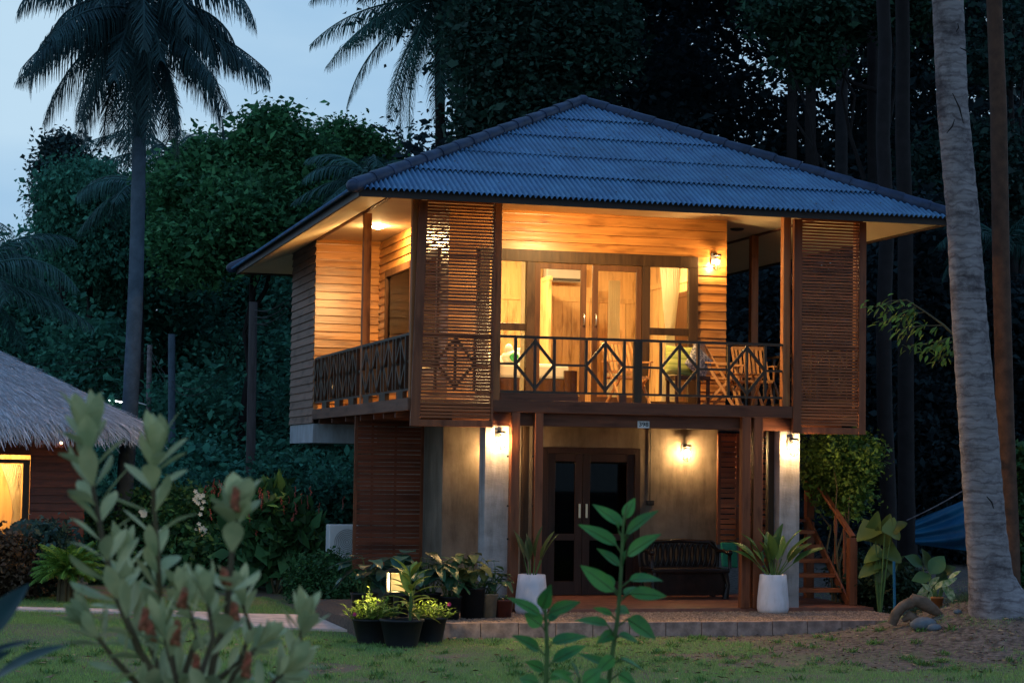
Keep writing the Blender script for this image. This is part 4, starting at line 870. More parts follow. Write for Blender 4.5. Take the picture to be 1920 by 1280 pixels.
tree('dark leafy tree hanging over the roof from behind left of the apex', gp(960, 47), [B(925, 100, 46, 62, 100), B(985, 40, 46, 80, 80), B(905, 240, 46, 42, 60), B(970, 200, 46, 75, 100), B(1050, 120, 46, 75, 120), B(1030, 240, 46, 60, 70), B(1120, 60, 46, 60, 80)], 56000, .17, foliage('dim green leaves', (.030, .085, .055), (.015, .042, .032)), M['barkd'], seed=35, csize=.32)
tree('dark tree with a lit green spray of leaves above the right end of the roof', gp(1600, 44), [B(1460, 30, 44, 45, 26), B(1560, 30, 44, 70, 34), B(1700, 20, 44, 60, 40), B(1520, 110, 44, 40, 30)], 12000, .17, foliage('dim green leaves right', (.030, .095, .05), (.015, .045, .03)), M['barkd'], seed=36, csize=.3)
tree('dim teal tree showing between the big palm trunk and the right frame edge', gp(1890, 42), [B(1860, 300, 42, 50, 60), B(1900, 380, 42, 50, 60), B(1760, 330, 43, 50, 60), B(1860, 120, 42, 60, 40), B(1905, 20, 42, 40, 30)], 9000, .16, foliage('dim teal leaves right', (.018, .06, .048), (.010, .032, .028)), M['barkd'], seed=37, csize=.3)
for k, (x, D, r, lb) in enumerate(((1488, 50, .15, 'dark straight tree trunk, first one right of the roof apex'), (1522, 49, .16, 'dark straight tree trunk just right of the first one above the roof'), (1583, 47, .17, 'slightly paler straight trunk above the right hip of the roof'), (1642, 46, .15, 'thin black trunk right of the paler one over the roof end'), (1665, 36, .15, 'dark trunk behind the broad leaved plants right of the stairs'), (1700, 38, .17, 'black trunk left of the blue tarpaulin'))):
    b = gp(x, D); t = thing('forest_tree', lb, 'tree', b, group='tall dark trunks of the right wood'); m = MB(); q = at(x-6+rr.uniform(-8, 8), -250, D=D); b_ = Vector(b)-Vector((0, 0, .2))
    m.tube([b_.lerp(q, i/8)+RT*rr.uniform(-.04, .04) for i in range(9)], [r*(1.3 if i == 0 else 1-.03*i) for i in range(9)], 10); m.build('trunk', M['barkd'] if k != 2 else mat('dim grey bark', (.035, .032, .036), (.022, .02, .022), rough=.9, scale=5, bump=.4), t)
    V, F = leafcloud([B(x, -300, D, 120, 90), B(x+60, -230, D, 90, 70)], 6000, .2, np.random.default_rng(100+k), csize=.5); nmesh('crown', V, F, G['wood'], t)
# palms
D = 38; palm('tall coconut palm with full drooping crown at the upper left', gp(224, D), at(262, 20, D=D), .165, .12, M['barkb'], G['palmd'], 46, 2.85, 41, dr=(1.7, 2.3), elev=(-1.25, .95), bend=.12, ll=.9, hang=1.2, nl=70)
D = 60; palm('smaller coconut palm behind the tall one with fronds spreading right', gp(300, D), at(322, 288, D=D), .14, .11, M['barkd'], G['palm'], 20, 3.1, 42, elev=(-.6, .9), ll=.8, nl=44)
D = 54; palm('coconut palm with heavy hanging fronds left of the roof apex', gp(838, D), at(822, 0, D=D), .17, .13, M['barkd'], G['palm'], 40, 3.9, 43, elev=(-1.1, 1.0), ll=.85, hang=1.0, nl=66)
D = 40; palm('low palm at the left frame edge with broad arching fronds', gp(-60, D), at(-58, 520, D=D), .14, .12, M['barkd'], G['palm'], 18, 2.6, 44, elev=(-.5, 1.1), ll=.7, hang=.8, nl=44)
D = 46; palm('short palm with thin fronds reaching the left hip of the roof', gp(690, D), at(690, 330, D=D), .13, .1, M['barkd'], G['palm'], 14, 1.9, 45, elev=(-.5, .9), ll=.6, nl=40)
D = 52; palm('small palm partly hidden behind the tall palm trunk', gp(262, D), at(262, 345, D=D), .12, .1, M['barkd'], G['palm'], 12, 2.1, 46, elev=(-.6, .7), ll=.75, hang=1.0, nl=44)
D = 39; palm('teal leaved palm behind the big trunk at the right', gp(1860, D), at(1880, 455, D=D), .12, .1, M['barkd'], foliage('teal palm', (.02, .075, .062), (.012, .045, .04)), 12, 1.7, 47, elev=(-.3, 1.0), ll=.5, nl=36)
# the big leaning coconut trunk at the right, crown above the picture
D = 25.0; cl = [(1885, 1170, 150), (1868, 1122, 108), (1858, 1085, 84), (1849, 1000, 76), (1834, 800, 72), (1818, 600, 66), (1805, 400, 61), (1786, 200, 58), (1777, 0, 58), (1768, -250, 56), (1752, -600, 54)]
bz_ = at(1862, 1118, D=D); t = thing('coconut_palm', 'big pale grey ringed coconut trunk leaning left at the right of the picture', 'palm tree', (bz_.x, bz_.y, gzat(bz_.x, bz_.y)))
m = MB(); pts = []; rad = []
ct = [(at(x, y, D=D), w/2*D/FPX) for x, y, w in cl]
for i in range(len(ct)-1):
    (p, a), (q, b_) = ct[i], ct[i+1]; n = max(2, int((q-p).length/.055))
    for k in range(n):
        f = k/n; ri = 1+.016*math.sin((len(pts))*1.45)+random.uniform(-.008, .008); pts.append(p.lerp(q, f)); rad.append((a+(b_-a)*f)*ri)
m.tube(pts, rad, 20)
pb = mat('ringed palm bark', (.26, .23, .235), (.135, .115, .12), rough=.9, scale=3.2, stretch=(1.2, 1.2, 7), bump=.6, ramp=(.3, .62))
tt = pb.node_tree; b = tt.nodes['Principled BSDF']; src = b.inputs['Base Color'].links[0].from_socket; tc = N(tt, 'ShaderNodeTexCoord')
n5 = N(tt, 'ShaderNodeTexNoise'); n5.inputs['Scale'].default_value = 2.6; n5.inputs['Detail'].default_value = 9; n5.inputs['Roughness'].default_value = .75; tt.links.new(tc.outputs['Object'], n5.inputs['Vector'])
r5 = N(tt, 'ShaderNodeValToRGB'); r5.color_ramp.elements[0].position = .36; r5.color_ramp.elements[1].position = .52; r5.color_ramp.elements[0].color = (.42, .40, .42, 1); r5.color_ramp.elements[1].color = (1, 1, 1, 1); tt.links.new(n5.outputs['Fac'], r5.inputs[0])
mu = N(tt, 'ShaderNodeVectorMath', operation='MULTIPLY'); tt.links.new(src, mu.inputs[0]); tt.links.new(r5.outputs[0], mu.inputs[1]); tt.links.new(mu.outputs[0], b.inputs['Base Color'])
wv = N(tt, 'ShaderNodeTexWave', bands_direction='Z'); wv.inputs['Scale'].default_value = 2.4; wv.inputs['Distortion'].default_value = 5.5; wv.inputs['Detail'].default_value = 4; wv.inputs['Detail Scale'].default_value = 2.5; tt.links.new(tc.outputs['Object'], wv.inputs['Vector'])
r6 = N(tt, 'ShaderNodeValToRGB'); r6.color_ramp.elements[0].position = .02; r6.color_ramp.elements[1].position = .22; r6.color_ramp.elements[0].color = (.70, .67, .68, 1); r6.color_ramp.elements[1].color = (1, 1, 1, 1); tt.links.new(wv.outputs['Fac'], r6.inputs[0])
m2 = N(tt, 'ShaderNodeVectorMath', operation='MULTIPLY'); tt.links.new(mu.outputs[0], m2.inputs[0]); tt.links.new(r6.outputs[0], m2.inputs[1]); tt.links.new(m2.outputs[0], b.inputs['Base Color'])
m.build('trunk', pb, t); m = MB(); rgp = random.Random(9)
for k in range(26):
    a = k*2.39996; e = 1.1-1.9*(k+.5)/26; frond(m, pts[-1], (math.cos(a)*math.cos(e), math.sin(a)*math.cos(e), math.sin(e)), 3.6, 1.2, 50, .8, rgp)
m.build('crown', G['palm'], t)
m = MB()                                            # scars on the bark
for x, y, L, a in ((1786, 175, 60, -70), (1775, 250, 30, 60), (1800, 90, 20, -30), (1850, 930, 26, -60), (1793, 60, 16, 80)):
    p = at(x, y, D=D-.27*(.9)); q = at(x+L*math.cos(R(a)), y-L*math.sin(R(a)), D=D-.27*.9); m.tube([p, p.lerp(q, .5)+RT*.02, q], [.005, .011, .004], 6)
m.build('bark_scar', M['barkd'], t)
D = 31; t = thing('forest_tree', 'slim reddish brown trunk right behind the big palm trunk', 'tree', gp(1892, D)); b_ = Vector(gp(1892, D)); m = MB(); c3 = [at(1893, 1000, D=D), at(1885, 800, D=D), at(1877, 500, D=D), at(1872, 200, D=D), at(1864, 0, D=D), at(1858, -400, D=D)]
m.tube([b_-Vector((0, 0, .1))]+c3, [.19, .15, .14, .135, .13, .12, .1], 10); m.build('trunk', mat('reddish bark', (.11, .055, .035), (.06, .032, .022), rough=.9, scale=6, bump=.4), t)
V, F = leafcloud([B(1858, -420, D, 150, 90)], 5000, .2, np.random.default_rng(120), csize=.5); nmesh('crown', V, F, G['wood'], t)
# bare palm stem and utility poles
D = 48; m = MB(); m.tube([Vector(gp(322, D)), at(322, 800, D=D), at(322, 626, D=D)], [.10, .088, .085], 12); tag(m.build('bare_stem', M['barkb']), 'bluish bare crownless palm stem between the two utility poles', 'palm stem')
def pole(x, y0, D, r, lb, arm=True):
    t = thing('utility_pole', lb, 'utility pole', gp(x, D)); m = MB(); m.tube([Vector(gp(x-7, D))-Vector((0, 0, .1)), at(x, y0, D=D)], [r*1.15, r*.9], 10); m.build('pole', M['bark'] if r < .075 else M['barkp'], t); return t
M['barkp'] = mat('weathered pole wood', (.10, .085, .085), (.06, .05, .05), rough=.9, scale=4, stretch=(4, 4, .4), bump=.3)
tp = pole(475, 566, 42, .095, 'weathered wooden utility pole standing left of the house')
m = MB(); tip = at(475, 580, D=42)
for k in range(3): m = MB(); m.tube([tip+RT*.08+UP*(-.04-.14*k), tip+RT*.3+UP*(-.05-.14*k)], .012, 6); m.build('insulator', M['metal'], tp)
tq = pole(281, 646, 50, .07, 'thin grey utility pole carrying the small street lamp'); q0 = at(281, 652, D=50)
m = MB()
def wire(a, b, sag): return [a.lerp(b, i/16)-Vector((0, 0, 1))*sag*4*(i/16)*(1-i/16) for i in range(17)]
w_ = MB()
for k in range(2): w_.tube(wire(q0-UP*.15*k, tip-UP*.05-UP*.15*k, 1.3), .008, 4, False)
for k in range(3): w_.tube(wire(tip-UP*.14*k, Vector((-.03, 10.02, 4.95-.1*k)), .12), .007, 4, False)
for k in range(2): w_.tube(wire(q0-UP*(.1+.2*k), at(-100, 655+12*k, D=58), .35), .008, 4, False)
tag(w_.build('overhead_wires', M['cable']), 'thin overhead wires strung between the utility poles and the house', 'wires')
t = thing('street_lamp', 'small white LED street lamp on an arm of the thin grey pole', 'street lamp', tuple(at(278, 760, D=50)))
m = MB(); m.tube([at(279, 760, D=49.9), at(250, 752.5, D=49.9)], .022, 8); m.build('arm', M['steel'], t); a = at(248, 753, D=49.9); c = at(204, 747, D=49.9); m = MB(); m.bar(a, c, .12, .05); m.build('head', M['metal'], t)
m = MB()
for k in range(4): p = a.lerp(c, .3+.2*k)-Vector((0, 0, .035)); m.blob(p, (.055, .05, .028), 10, 6)
m.build('led', emis('lit LED', (.85, 1, .95), 9), t)
# ---------------------------------------------------------------- thatched hut at the left
D = 35; hb = at(155, 1000, D=D); hb.z = -.2
HR = R(14.5)
t = thing('thatched_hut', 'reddish timber hut with shaggy thatched roof at the left edge', 'hut', hb, -yaw+HR)
hw, hd = 5.2, 4.2; H = 2.62
def px2(x): return (x-155)*D/FPX
m = MB(); lap(m, 'y', 0, px2(43)+.12, 0, .3, H, -1); lap(m, 'y', 0, -hw, px2(43)+.12, .3, H, -1, [(px2(43)-1.9, px2(43)+.119, .5, 2.13)]); m.build('front_wall', M['red'], t, local=True)
m = MB(); lap(m, 'x', 0, .002, hd, .3, H, 1); lap(m, 'x', -hw, .002, hd, .3, H, -1); lap(m, 'y', hd, -hw, 0, .3, H, 1); m.build('side_wall', M['red'], t, local=True)
m = MB(); m.box((-hw-.05, -.3, .0), (.1, hd+.1, .3)); m.box((-hw, .01, H-.02), (0, hd, H)); m.build('floor', M['concrete'], t, local=True)
x0, x1 = px2(43)-1.9, px2(43); m = MB(); m.box((x0, -.05, .5), (x0+.1, .05, 2.13)); m.box((x1, -.05, .5), (x1+.115, .05, 2.13)); m.box((x0+.1, -.05, 2.06), (x1, .05, 2.13)); m.box((x0+.1, -.05, .5), (x1, .05, .56)); wf = m.build('window', M['frame'], t, local=True)
m = MB(); m.box((x0+.1, .0, .56), (x1, .006, 2.06)); m.build('pane', M['glass'], wf, local=True)
V = []; F = []
n = 40
for j in range(25):
    z = 2.04-1.5*j/24; f = 1-.62*math.sin(math.pi*min(1, j/14)/2) if j < 15 else .38+.3*(j-14)/10
    for i in range(n+1): V.append((x1-.02-f*.36*(i/n), .12+.02*math.sin(i*1.6), z))
nmesh('curtain', V, [(j*(n+1)+i, j*(n+1)+i+1, (j+1)*(n+1)+i+1, (j+1)*(n+1)+i) for j in range(24) for i in range(n)], M['curtain'], t, True, True)
m = MB(); m.box((-hw+.05, 1.8, .3), (-.05, 1.84, H-.03)); m.build('inner_wall', M['inwall'], t, local=True)
hl = thing('hut_lamp', 'lit lamp inside the thatched hut behind its curtain', 'ceiling lamp', hb+Vector((-1.8, 0, 0))+Vector((math.sin(yaw)*.9, math.cos(yaw)*.9, 2.55))); m = MB(); m.blob((0, 0, 0), (.08, .08, .06), 12, 8); m.build('diffuser', emis('lit hut lamp', (1, .56, .18), 1200), hl, local=True)
hl = thing('eave_lamp', 'small warm lamp under the thatch shining on the red hut wall', 'wall lamp', hb+Vector((math.cos(-yaw)*px2(112), math.sin(-yaw)*px2(112), 2.42))-Vector((math.sin(yaw)*.10, math.cos(yaw)*.10, 0))); m = MB(); m.blob((0, 0, 0), (.022, .022, .022), 10, 6); m.build('bulb', emis('lit eave bulb', (1, .5, .18), 5000), hl, local=True)
# thatch: hip roof shell covered with strands
eo = 1.02; ez = at(262, 803, D=D).z - hb.z; rz_ = 1.0
P0 = np.array([eo, -eo, ez]); slope_t = .52
m = MB(); rh = (hd/2+eo)*slope_t*1.0
xa, xb, ya, yb = -hw-eo, eo, -eo, hd+eo; cyy = (ya+yb)/2; rl = xb-(cyy-ya); rr_ = xa+(cyy-ya)
pk = [(xa, ya, ez), (xb, ya, ez), (xb, yb, ez), (xa, yb, ez), (rr_, cyy, ez+rh), (rl, cyy, ez+rh)]
m.add(pk, [(0, 1, 5, 4), (1, 2, 5), (2, 3, 4, 5), (3, 0, 4), (3, 2, 1, 0)]); th = mat('dry thatch', (.80, .84, .92), (.36, .37, .42), rough=1, scale=16, stretch=(8, 8, .6), bump=.8, island=.5)
m.build('roof', th, t, local=True)
rg = np.random.default_rng(5); n = 26000; V = np.empty((n, 4, 3))
def strands(a, b, c, d, n):                           # a,b eave; c,d ridge corners
    a, b, c, d = map(np.array, (a, b, c, d)); u = rg.random(n)[:, None]; v = rg.random(n)[:, None]**.9
    p = (a*(1-u)+b*u)*(1-v)+(d*(1-u)+c*u)*v; dn = (a*(1-u)+b*u)-(d*(1-u)+c*u); dn /= np.linalg.norm(dn, axis=1)[:, None]
    nr = np.cross(b-a, d-a+1e-6); nr = nr/np.linalg.norm(nr); L = rg.uniform(.2, .55, n)[:, None]; w = rg.uniform(.004, .012, n)[:, None]; e = (b-a)/np.linalg.norm(b-a)
    dn = dn+e*rg.normal(0, .13, n)[:, None]; s = p+nr*rg.uniform(.0, .06, n)[:, None]; q = s+dn*L+nr*rg.uniform(-.01, .05, n)[:, None]
    edge = (v[:, 0] < .06); q[edge, 2] -= rg.uniform(.02, .28, edge.sum())
    return np.stack([s-e*w, s+e*w, q+e*w*.3, q-e*w*.3], 1)
Vs = [strands(pk[0], pk[1], pk[5], pk[4], 30000), strands(pk[1], pk[2], pk[5], pk[5], 12000)]
for (a, b_) in ((pk[0], pk[1]), (pk[1], pk[2])):    # ragged fringe
    a, b_ = np.array(a), np.array(b_); n = 1500; u = rg.random(n)[:, None]; p = a*(1-u)+b_*u; p[:, 2] += rg.uniform(-.02, .04, n); e = (b_-a)/np.linalg.norm(b_-a); L = rg.uniform(.08, .36, n)[:, None]; w = rg.uniform(.005, .012, n)[:, None]
    q = p+np.array([0, 0, -1.])*L+e*rg.normal(0, .03, n)[:, None]; Vs.append(np.stack([p-e*w, p+e*w, q+e*w*.3, q-e*w*.3], 1))
V = np.concatenate(Vs); nmesh('thatch', V.reshape(-1, 3), np.arange(len(V)*4).reshape(-1, 4), th, t, False, True)
# plastic chair by the hut
p = at(55, 1010, D=33.5); t = thing('garden_chair', 'dark green plastic chair before the red hut wall', 'chair', (p.x, p.y, -.19)); gmt = mat('dark green plastic', (.015, .05, .045), rough=.4)
m = MB(); m.box((-.27, -.25, .6), (.27, .25, .64)); m.build('seat', gmt, t, local=True, bevel=.015); m = MB()
n = 12
for k in range(n): a = math.pi*(.1+.8*k/(n-1)); m.bar((-.27*math.cos(a)*1.05, .22+.06*math.sin(a), .64), (-.27*math.cos(a)*1.1, .27+.08*math.sin(a), .98+.14*math.sin(a)), .062, .015)
m.build('backrest', gmt, t, local=True)
for a in (-1, 1):
    for c in (-1, 1): m = MB(); m.bar((a*.23, c*.2, .6), (a*.26, c*.24, .0), .04, .04); m.build('leg', gmt, t, local=True)
# blue tarpaulin
Dt = 36; V = []; n = 40
for j in range(n+1):
    for i in range(n+1):
        u, v = i/n, j/n; xt = 1716+u*130; top = 974-u*52; bot = 1020+u*16; y = top+(bot-top)*v; d_ = Dt+.22*math.sin(v*5+u*2)*u+.035*math.sin(v*19+u*4)
        V.append(tuple(at(xt, y, D=d_)))
tag(nmesh('tarpaulin', V, [(j*(n+1)+i, j*(n+1)+i+1, (j+1)*(n+1)+i+1, (j+1)*(n+1)+i) for j in range(n) for i in range(n)], M['tarp'], smooth=True), 'blue tarpaulin slung on a line behind the big palm trunk', 'tarpaulin')
m = MB(); m.tube(wire(at(1700, 975, D=Dt), at(1870, 878, D=Dt), .05), .012, 5); tag(m.build('rope', M['bark']), 'thin rope holding up the blue tarpaulin', 'rope')
# ---------------------------------------------------------------- garden plants
SH = {'ov': lambda u: math.sin(math.pi*min(1, u**.75))**.85*(1-.25*u), 'ob': lambda u: (u**.9)*math.sqrt(max(0, 1-((u-.62)/.385)**2)) if u > .62 else .12+.88*(u/.62)**1.25*.70+.02,
      'la': lambda u: math.sin(math.pi*u**.85)**.9, 'he': lambda u: (1-u)**.62*(1.0 if u > .08 else .55+5.6*u)}
SH['ob'] = lambda u: max(0.03, math.sin(math.pi*u**1.6)**.72)
def blade(m, base, dr, nrm, L, W, shape='ov', curl=.3, fold=.25, n=8, twist=0, petiole=0., wave=0):
    base = Vector(base); d = Vector(dr).normalized(); nn = Vector(nrm); s = d.cross(nn).normalized(); nn = s.cross(d).normalized()
    if twist: s, nn = s*math.cos(twist)+nn*math.sin(twist), nn*math.cos(twist)-s*math.sin(twist)
    f = SH[shape]; vs = []; p = base+d*petiole; c = curl
    for i in range(n+1):
        u = i/n; w = W/2*f(min(.999, max(.001, u))) if 0 < i < n else W*.03
        if shape == 'he' and i == 0: w = W*.28
        a = -c*u; dd = d*math.cos(a)+nn*math.sin(a); un = nn*math.cos(a)-d*math.sin(a)
        wv = wave*math.sin(u*9)*W*.06
        vs += [p-s*w+un*(w*fold+wv), p-s*w*.5+un*w*fold*.35, p, p+s*w*.5+un*w*fold*.35, p+s*w+un*(w*fold-wv)]
        p = p+dd*L/n
    m.add(vs, [(i*5+j, i*5+j+1, (i+1)*5+j+1, (i+1)*5+j) for i in range(n) for j in range(4)], True)
def leafpx(m, b, tip, wpx, D, shape='ov', dep=0., face=.6, curl=.25, tw=0., fold=.25):
    """a leaf given by where its base and tip stand, at real distance D"""
    p = at(*b, D=D); q = at(*tip, D=D+dep); L = (q-p).length; nv = (-FW*face+Vector((0, 0, 1))*(1-face)).normalized()
    d = (q-p)/L; d = (d*math.cos(curl*.5)+(nv-d*nv.dot(d)).normalized()*math.sin(curl*.5)).normalized()
    blade(m, p, d, nv, L*1.03, wpx*D/FPX, shape, curl, fold, twist=tw)
# silvery shrub close to the camera at the left
Dh = 3.3; q = at(380, 1280, D=Dh); gx0 = (q.x, q.y)
sh = thing('silvery_shrub', 'out of focus silvery green shrub with rounded leaves close to the camera', 'shrub', (q.x, q.y, gzat(*gx0)))
rg6 = random.Random(12); lv = MB(); stm = MB(); base_ = Vector((q.x, q.y, gzat(*gx0)))
def rosette(pt, dr, L, k=5, spread=.5, wr=.36):
    dr = dr.normalized(); a0 = rg6.uniform(0, 6.28); s = dr.cross(FW).normalized(); f = s.cross(dr)
    for i in range(k):
        a = a0+i*2*math.pi/k; e = spread*rg6.uniform(.6, 1.25); o = s*math.cos(a)+f*math.sin(a); d = dr*math.cos(e)+o*math.sin(e)
        blade(lv, pt, d, dr*.6-o*.6 if rg6.random() < .75 else o, L*rg6.uniform(.8, 1.15), L*wr*rg6.uniform(.85, 1.15), 'ob', rg6.uniform(-.2, .6), rg6.uniform(.08, .3), twist=rg6.uniform(-.25, .25))
def stem(pl, D, Lf, tipk=6, gap=31, leaf0=.12, dz=0., lower=True, wr=.36, tipL=1.15):
    pts = [at(x, y, D=D+dz*i/len(pl)) for i, (x, y) in enumerate(pl)]
    full = ([base_.lerp(pts[0], .45)+Vector((0, 0, -.1)), ] if lower else [])+pts
    if lower: full = [base_]+full
    stm.tube(full, [.006*(1-i/len(full))+.0024 for i in range(len(full))], 7)
    tot = 0
    for i in range(len(pts)-1):
        a, b = pts[i], pts[i+1]; n = max(1, int((b-a).length/(gap*D/FPX)))
        for k in range(n):
            p = a.lerp(b, (k+.5)/n); rosette(p, b-a, Lf, 3 if rg6.random() < .7 else 2, .85, wr)
    rosette(pts[-1], pts[-1]-pts[-2], Lf*tipL, tipk, .33, wr*.82); rosette(pts[-1]-(pts[-1]-pts[-2]).normalized()*.01, pts[-1]-pts[-2], Lf*.9, 4, .75, wr)
LF = 90*Dh/FPX
stem([(330, 1330), (262, 1220), (215, 1110), (190, 1000), (172, 900), (166, 835)], Dh, LF)
stem([(345, 1330), (320, 1230), (300, 1130), (295, 1030), (288, 940), (290, 868)], Dh+.12, LF)
stem([(385, 1330), (400, 1240), (425, 1150), (432, 1070), (437, 1010), (442, 968)], Dh-.1, LF*.8, wr=.55, gap=58)
stem([(520, 1340), (545, 1270), (560, 1215), (566, 1178)], Dh+.2, LF*.78, gap=70)
stem([(480, 1340), (500, 1290), (530, 1262)], Dh, LF*.8)
stem([(330, 1320), (350, 1250), (370, 1190), (350, 1130)], Dh+.1, LF*.8, gap=55)
stem([(300, 1330), (260, 1285), (215, 1235), (180, 1190)], Dh, LF*.9, gap=60)
stem([(360, 1320), (300, 1260), (270, 1180), (250, 1120)], Dh+.25, LF*.85, gap=60)
stem([(410, 1330), (440, 1260), (480, 1215)], Dh+.1, LF*.75, gap=55)
stem([(400, 1330), (375, 1270), (400, 1195), (390, 1130)], Dh-.15, LF*.7, gap=52)
stem([(300, 1330), (330, 1270), (310, 1200)], Dh-.1, LF*.8, gap=52)
stem([(340, 1330), (400, 1280), (450, 1240), (470, 1180), (455, 1130)], Dh+.2, LF*.8, gap=44)
stem([(310, 1330), (280, 1250), (240, 1180), (232, 1060)], Dh+.3, LF*.85, gap=44)
stm.build('stem', M['twig'], sh); lv.build('leaves', G['silver'], sh)
SPK = foliage('reddish seed spikes', (.5, .13, .07), (.34, .14, .06))
for x, y, h in ((440, 935, 42), (268, 1160, 40), (328, 1185, 44), (365, 1250, 48), (340, 1120, 34), (460, 1245, 46), (440, 1145, 30), (285, 1180, 36), (425, 1080, 28)):
    fl = MB(); p = at(x, y+h/2, D=Dh-.12); q = at(x+rg6.uniform(-8, 8), y-h/2, D=Dh-.12)
    for k in range(26): u = k/26; a = k*2.4; c = p.lerp(q, u); r = .0052*(1-u*.6); fl.blob((c.x+r*math.cos(a), c.y+r*math.sin(a), c.z), (.0042,)*3, 6, 4)
    fl.build('flower_spike', SPK, sh)
# dark leaves at the lower left corner
Dk = 2.9; q = at(-40, 1290, D=Dk); dk = thing('dark_leaved_plant', 'dark glossy leaves reaching in at the lower left corner', 'plant', (q.x, q.y, gzat(q.x, q.y)))
m = MB(); leafpx(m, (-40, 1215), (47, 1095), 62, Dk, 'la', .05, .7, .3, .4); leafpx(m, (-30, 1290), (129, 1209), 48, Dk, 'la', -.05, .45, .4, .2); leafpx(m, (-30, 1228), (62, 1202), 22, Dk, 'la', .06, .3, .2); leafpx(m, (-60, 1260), (20, 1222), 30, Dk, 'la', .0, .5, .2); m.build('leaves', G['dark'], dk)
m = MB(); m.tube([Vector((q.x, q.y, gzat(q.x, q.y))), at(-45, 1290, D=Dk), at(-40, 1210, D=Dk)], [.012, .008, .005], 6); m.build('stem', M['gstem'], dk)
# green seedlings in front of the porch
def seedling(label, Dq, stempts, leaves, seed):
    b = at(*stempts[0], D=Dq); g = (b.x, b.y, gzat(b.x, b.y)); t = thing('leafy_sapling', label, 'sapling', g); m = MB(); m.tube([Vector(g)]+[at(x, y, D=Dq) for x, y in stempts], [.011]+[.0075*(1-.75*i/len(stempts)) for i in range(len(stempts))], 8); sm_ = m
    m = MB(); r = random.Random(seed); pet = MB()
    for b, tip, w in leaves:
        leafpx(m, b, tip, w, Dq+r.uniform(-.04, .04), 'ov', r.uniform(-.06, .06), r.uniform(.35, .75), r.uniform(.1, .5), r.uniform(-.3, .3))
        sx = min(stempts, key=lambda s: abs(s[1]-b[1]-14)); pet.tube([at(sx[0], b[1]+14, D=Dq), at(*b, D=Dq)], .0022, 5)
    m.build('leaves', G['hero'], t)
    for i in range(0, len(m.v), 45): pet.tube([Vector(m.v[i+2+5*j])-FW*.0012 for j in range(9)], [.0016*(1-.09*j) for j in range(9)], 4, False)
    sm_.add(pet.v, pet.f, True); sm_.build('stem', M['gstem'], t); return t
seedling('tall bright green sapling standing out before the dark porch doors', 5.2, [(1135, 1330), (1142, 1270), (1150, 1210), (1158, 1160), (1162, 1110), (1165, 1060), (1167, 1010), (1170, 970), (1176, 945)],
 [((1168, 985), (1112, 947), 30), ((1172, 972), (1190, 934), 26), ((1174, 1000), (1234, 958), 34), ((1156, 1022), (1087, 984), 34), ((1176, 1040), (1239, 1003), 36), ((1162, 1060), (1120, 1028), 26), ((1160, 995), (1146, 972), 16),
  ((1152, 1108), (1088, 1064), 36), ((1180, 1088), (1240, 1088), 36), ((1180, 1112), (1248, 1118), 32), ((1150, 1100), (1130, 1075), 22), ((1172, 1115), (1190, 1100), 22), ((1148, 1152), (1112, 1140), 18), ((1140, 1172), (1079, 1164), 30), ((1176, 1160), (1227, 1196), 46),
  ((1166, 1060), (1175, 1030), 20), ((1150, 1185), (1120, 1208), 26), ((1160, 1190), (1196, 1205), 26), ((1164, 1235), (1210, 1262), 30), ((1150, 1230), (1118, 1262), 30), ((1160, 1262), (1190, 1285), 26), ((1156, 1140), (1180, 1150), 24), ((1170, 1020), (1185, 1000), 18), ((1146, 1250), (1085, 1225), 28)], 2)
seedling('shorter bright green sapling left of the tall one', 5.0, [(1022, 1330), (1024, 1270), (1026, 1220), (1024, 1170), (1022, 1130), (1022, 1110)],
 [((1014, 1152), (953, 1122), 26), ((1016, 1140), (1034, 1096), 32), ((1030, 1148), (1087, 1128), 30), ((1016, 1172), (984, 1150), 34), ((1012, 1218), (960, 1190), 28), ((1034, 1206), (1098, 1192), 34), ((1036, 1240), (1098, 1212), 30), ((1030, 1165), (1052, 1135), 22), ((1020, 1255), (985, 1240), 26), ((1030, 1270), (1075, 1262), 28), ((1010, 1280), (975, 1272), 26)], 3)
seedling('low bright green sapling at the bottom edge between the two taller ones', 4.8, [(1085, 1340), (1086, 1300), (1086, 1268)],
 [((1080, 1285), (1035, 1262), 30), ((1092, 1280), (1128, 1256), 32), ((1086, 1272), (1070, 1240), 26), ((1092, 1290), (1140, 1278), 30)], 4)

# pots
def pot(m, c, prof, n=28): m.lathe(prof, c, n)
def soil(parent, c, r): m = MB(); m.disk(r, c, 24); m.build('soil', M['soil'], parent)
def tub(label, x, ybase, w_top, h, mt='black', group='black tubs in the flower cluster', n=28, wb=.72):
    c = at(x, ybase, Z=-.185); c = Vector((c.x, c.y+w_top/2*.5, -.185)); t = thing('planter', label, 'planter', c, group=group); m = MB(); r = w_top/2
    pot(m, c, [(.001, 0), (r*wb, 0), (r*wb, .01), (r*.97, h-.03), (r*1.03, h-.028), (r*1.03, h), (r*.95, h), (r*.9, h-.03)], n); m.build('pot', M[mt], t); soil(t, (c.x, c.y, c.z+h-.035), r*.93); return t, Vector((c.x, c.y, c.z+h))
t1, c1 = tub('black round tub with lime green bushy seedlings, left one of the lit cluster', 702, 1207, .50, .30)
t2, c2 = tub('black round tub with a yellow green striped dragon plant, middle of the lit cluster', 757, 1214, .52, .33)
t3, c3 = tub('black tub with low lime plants and a pink flower, right in the lit cluster', 808, 1205, .44, .31)
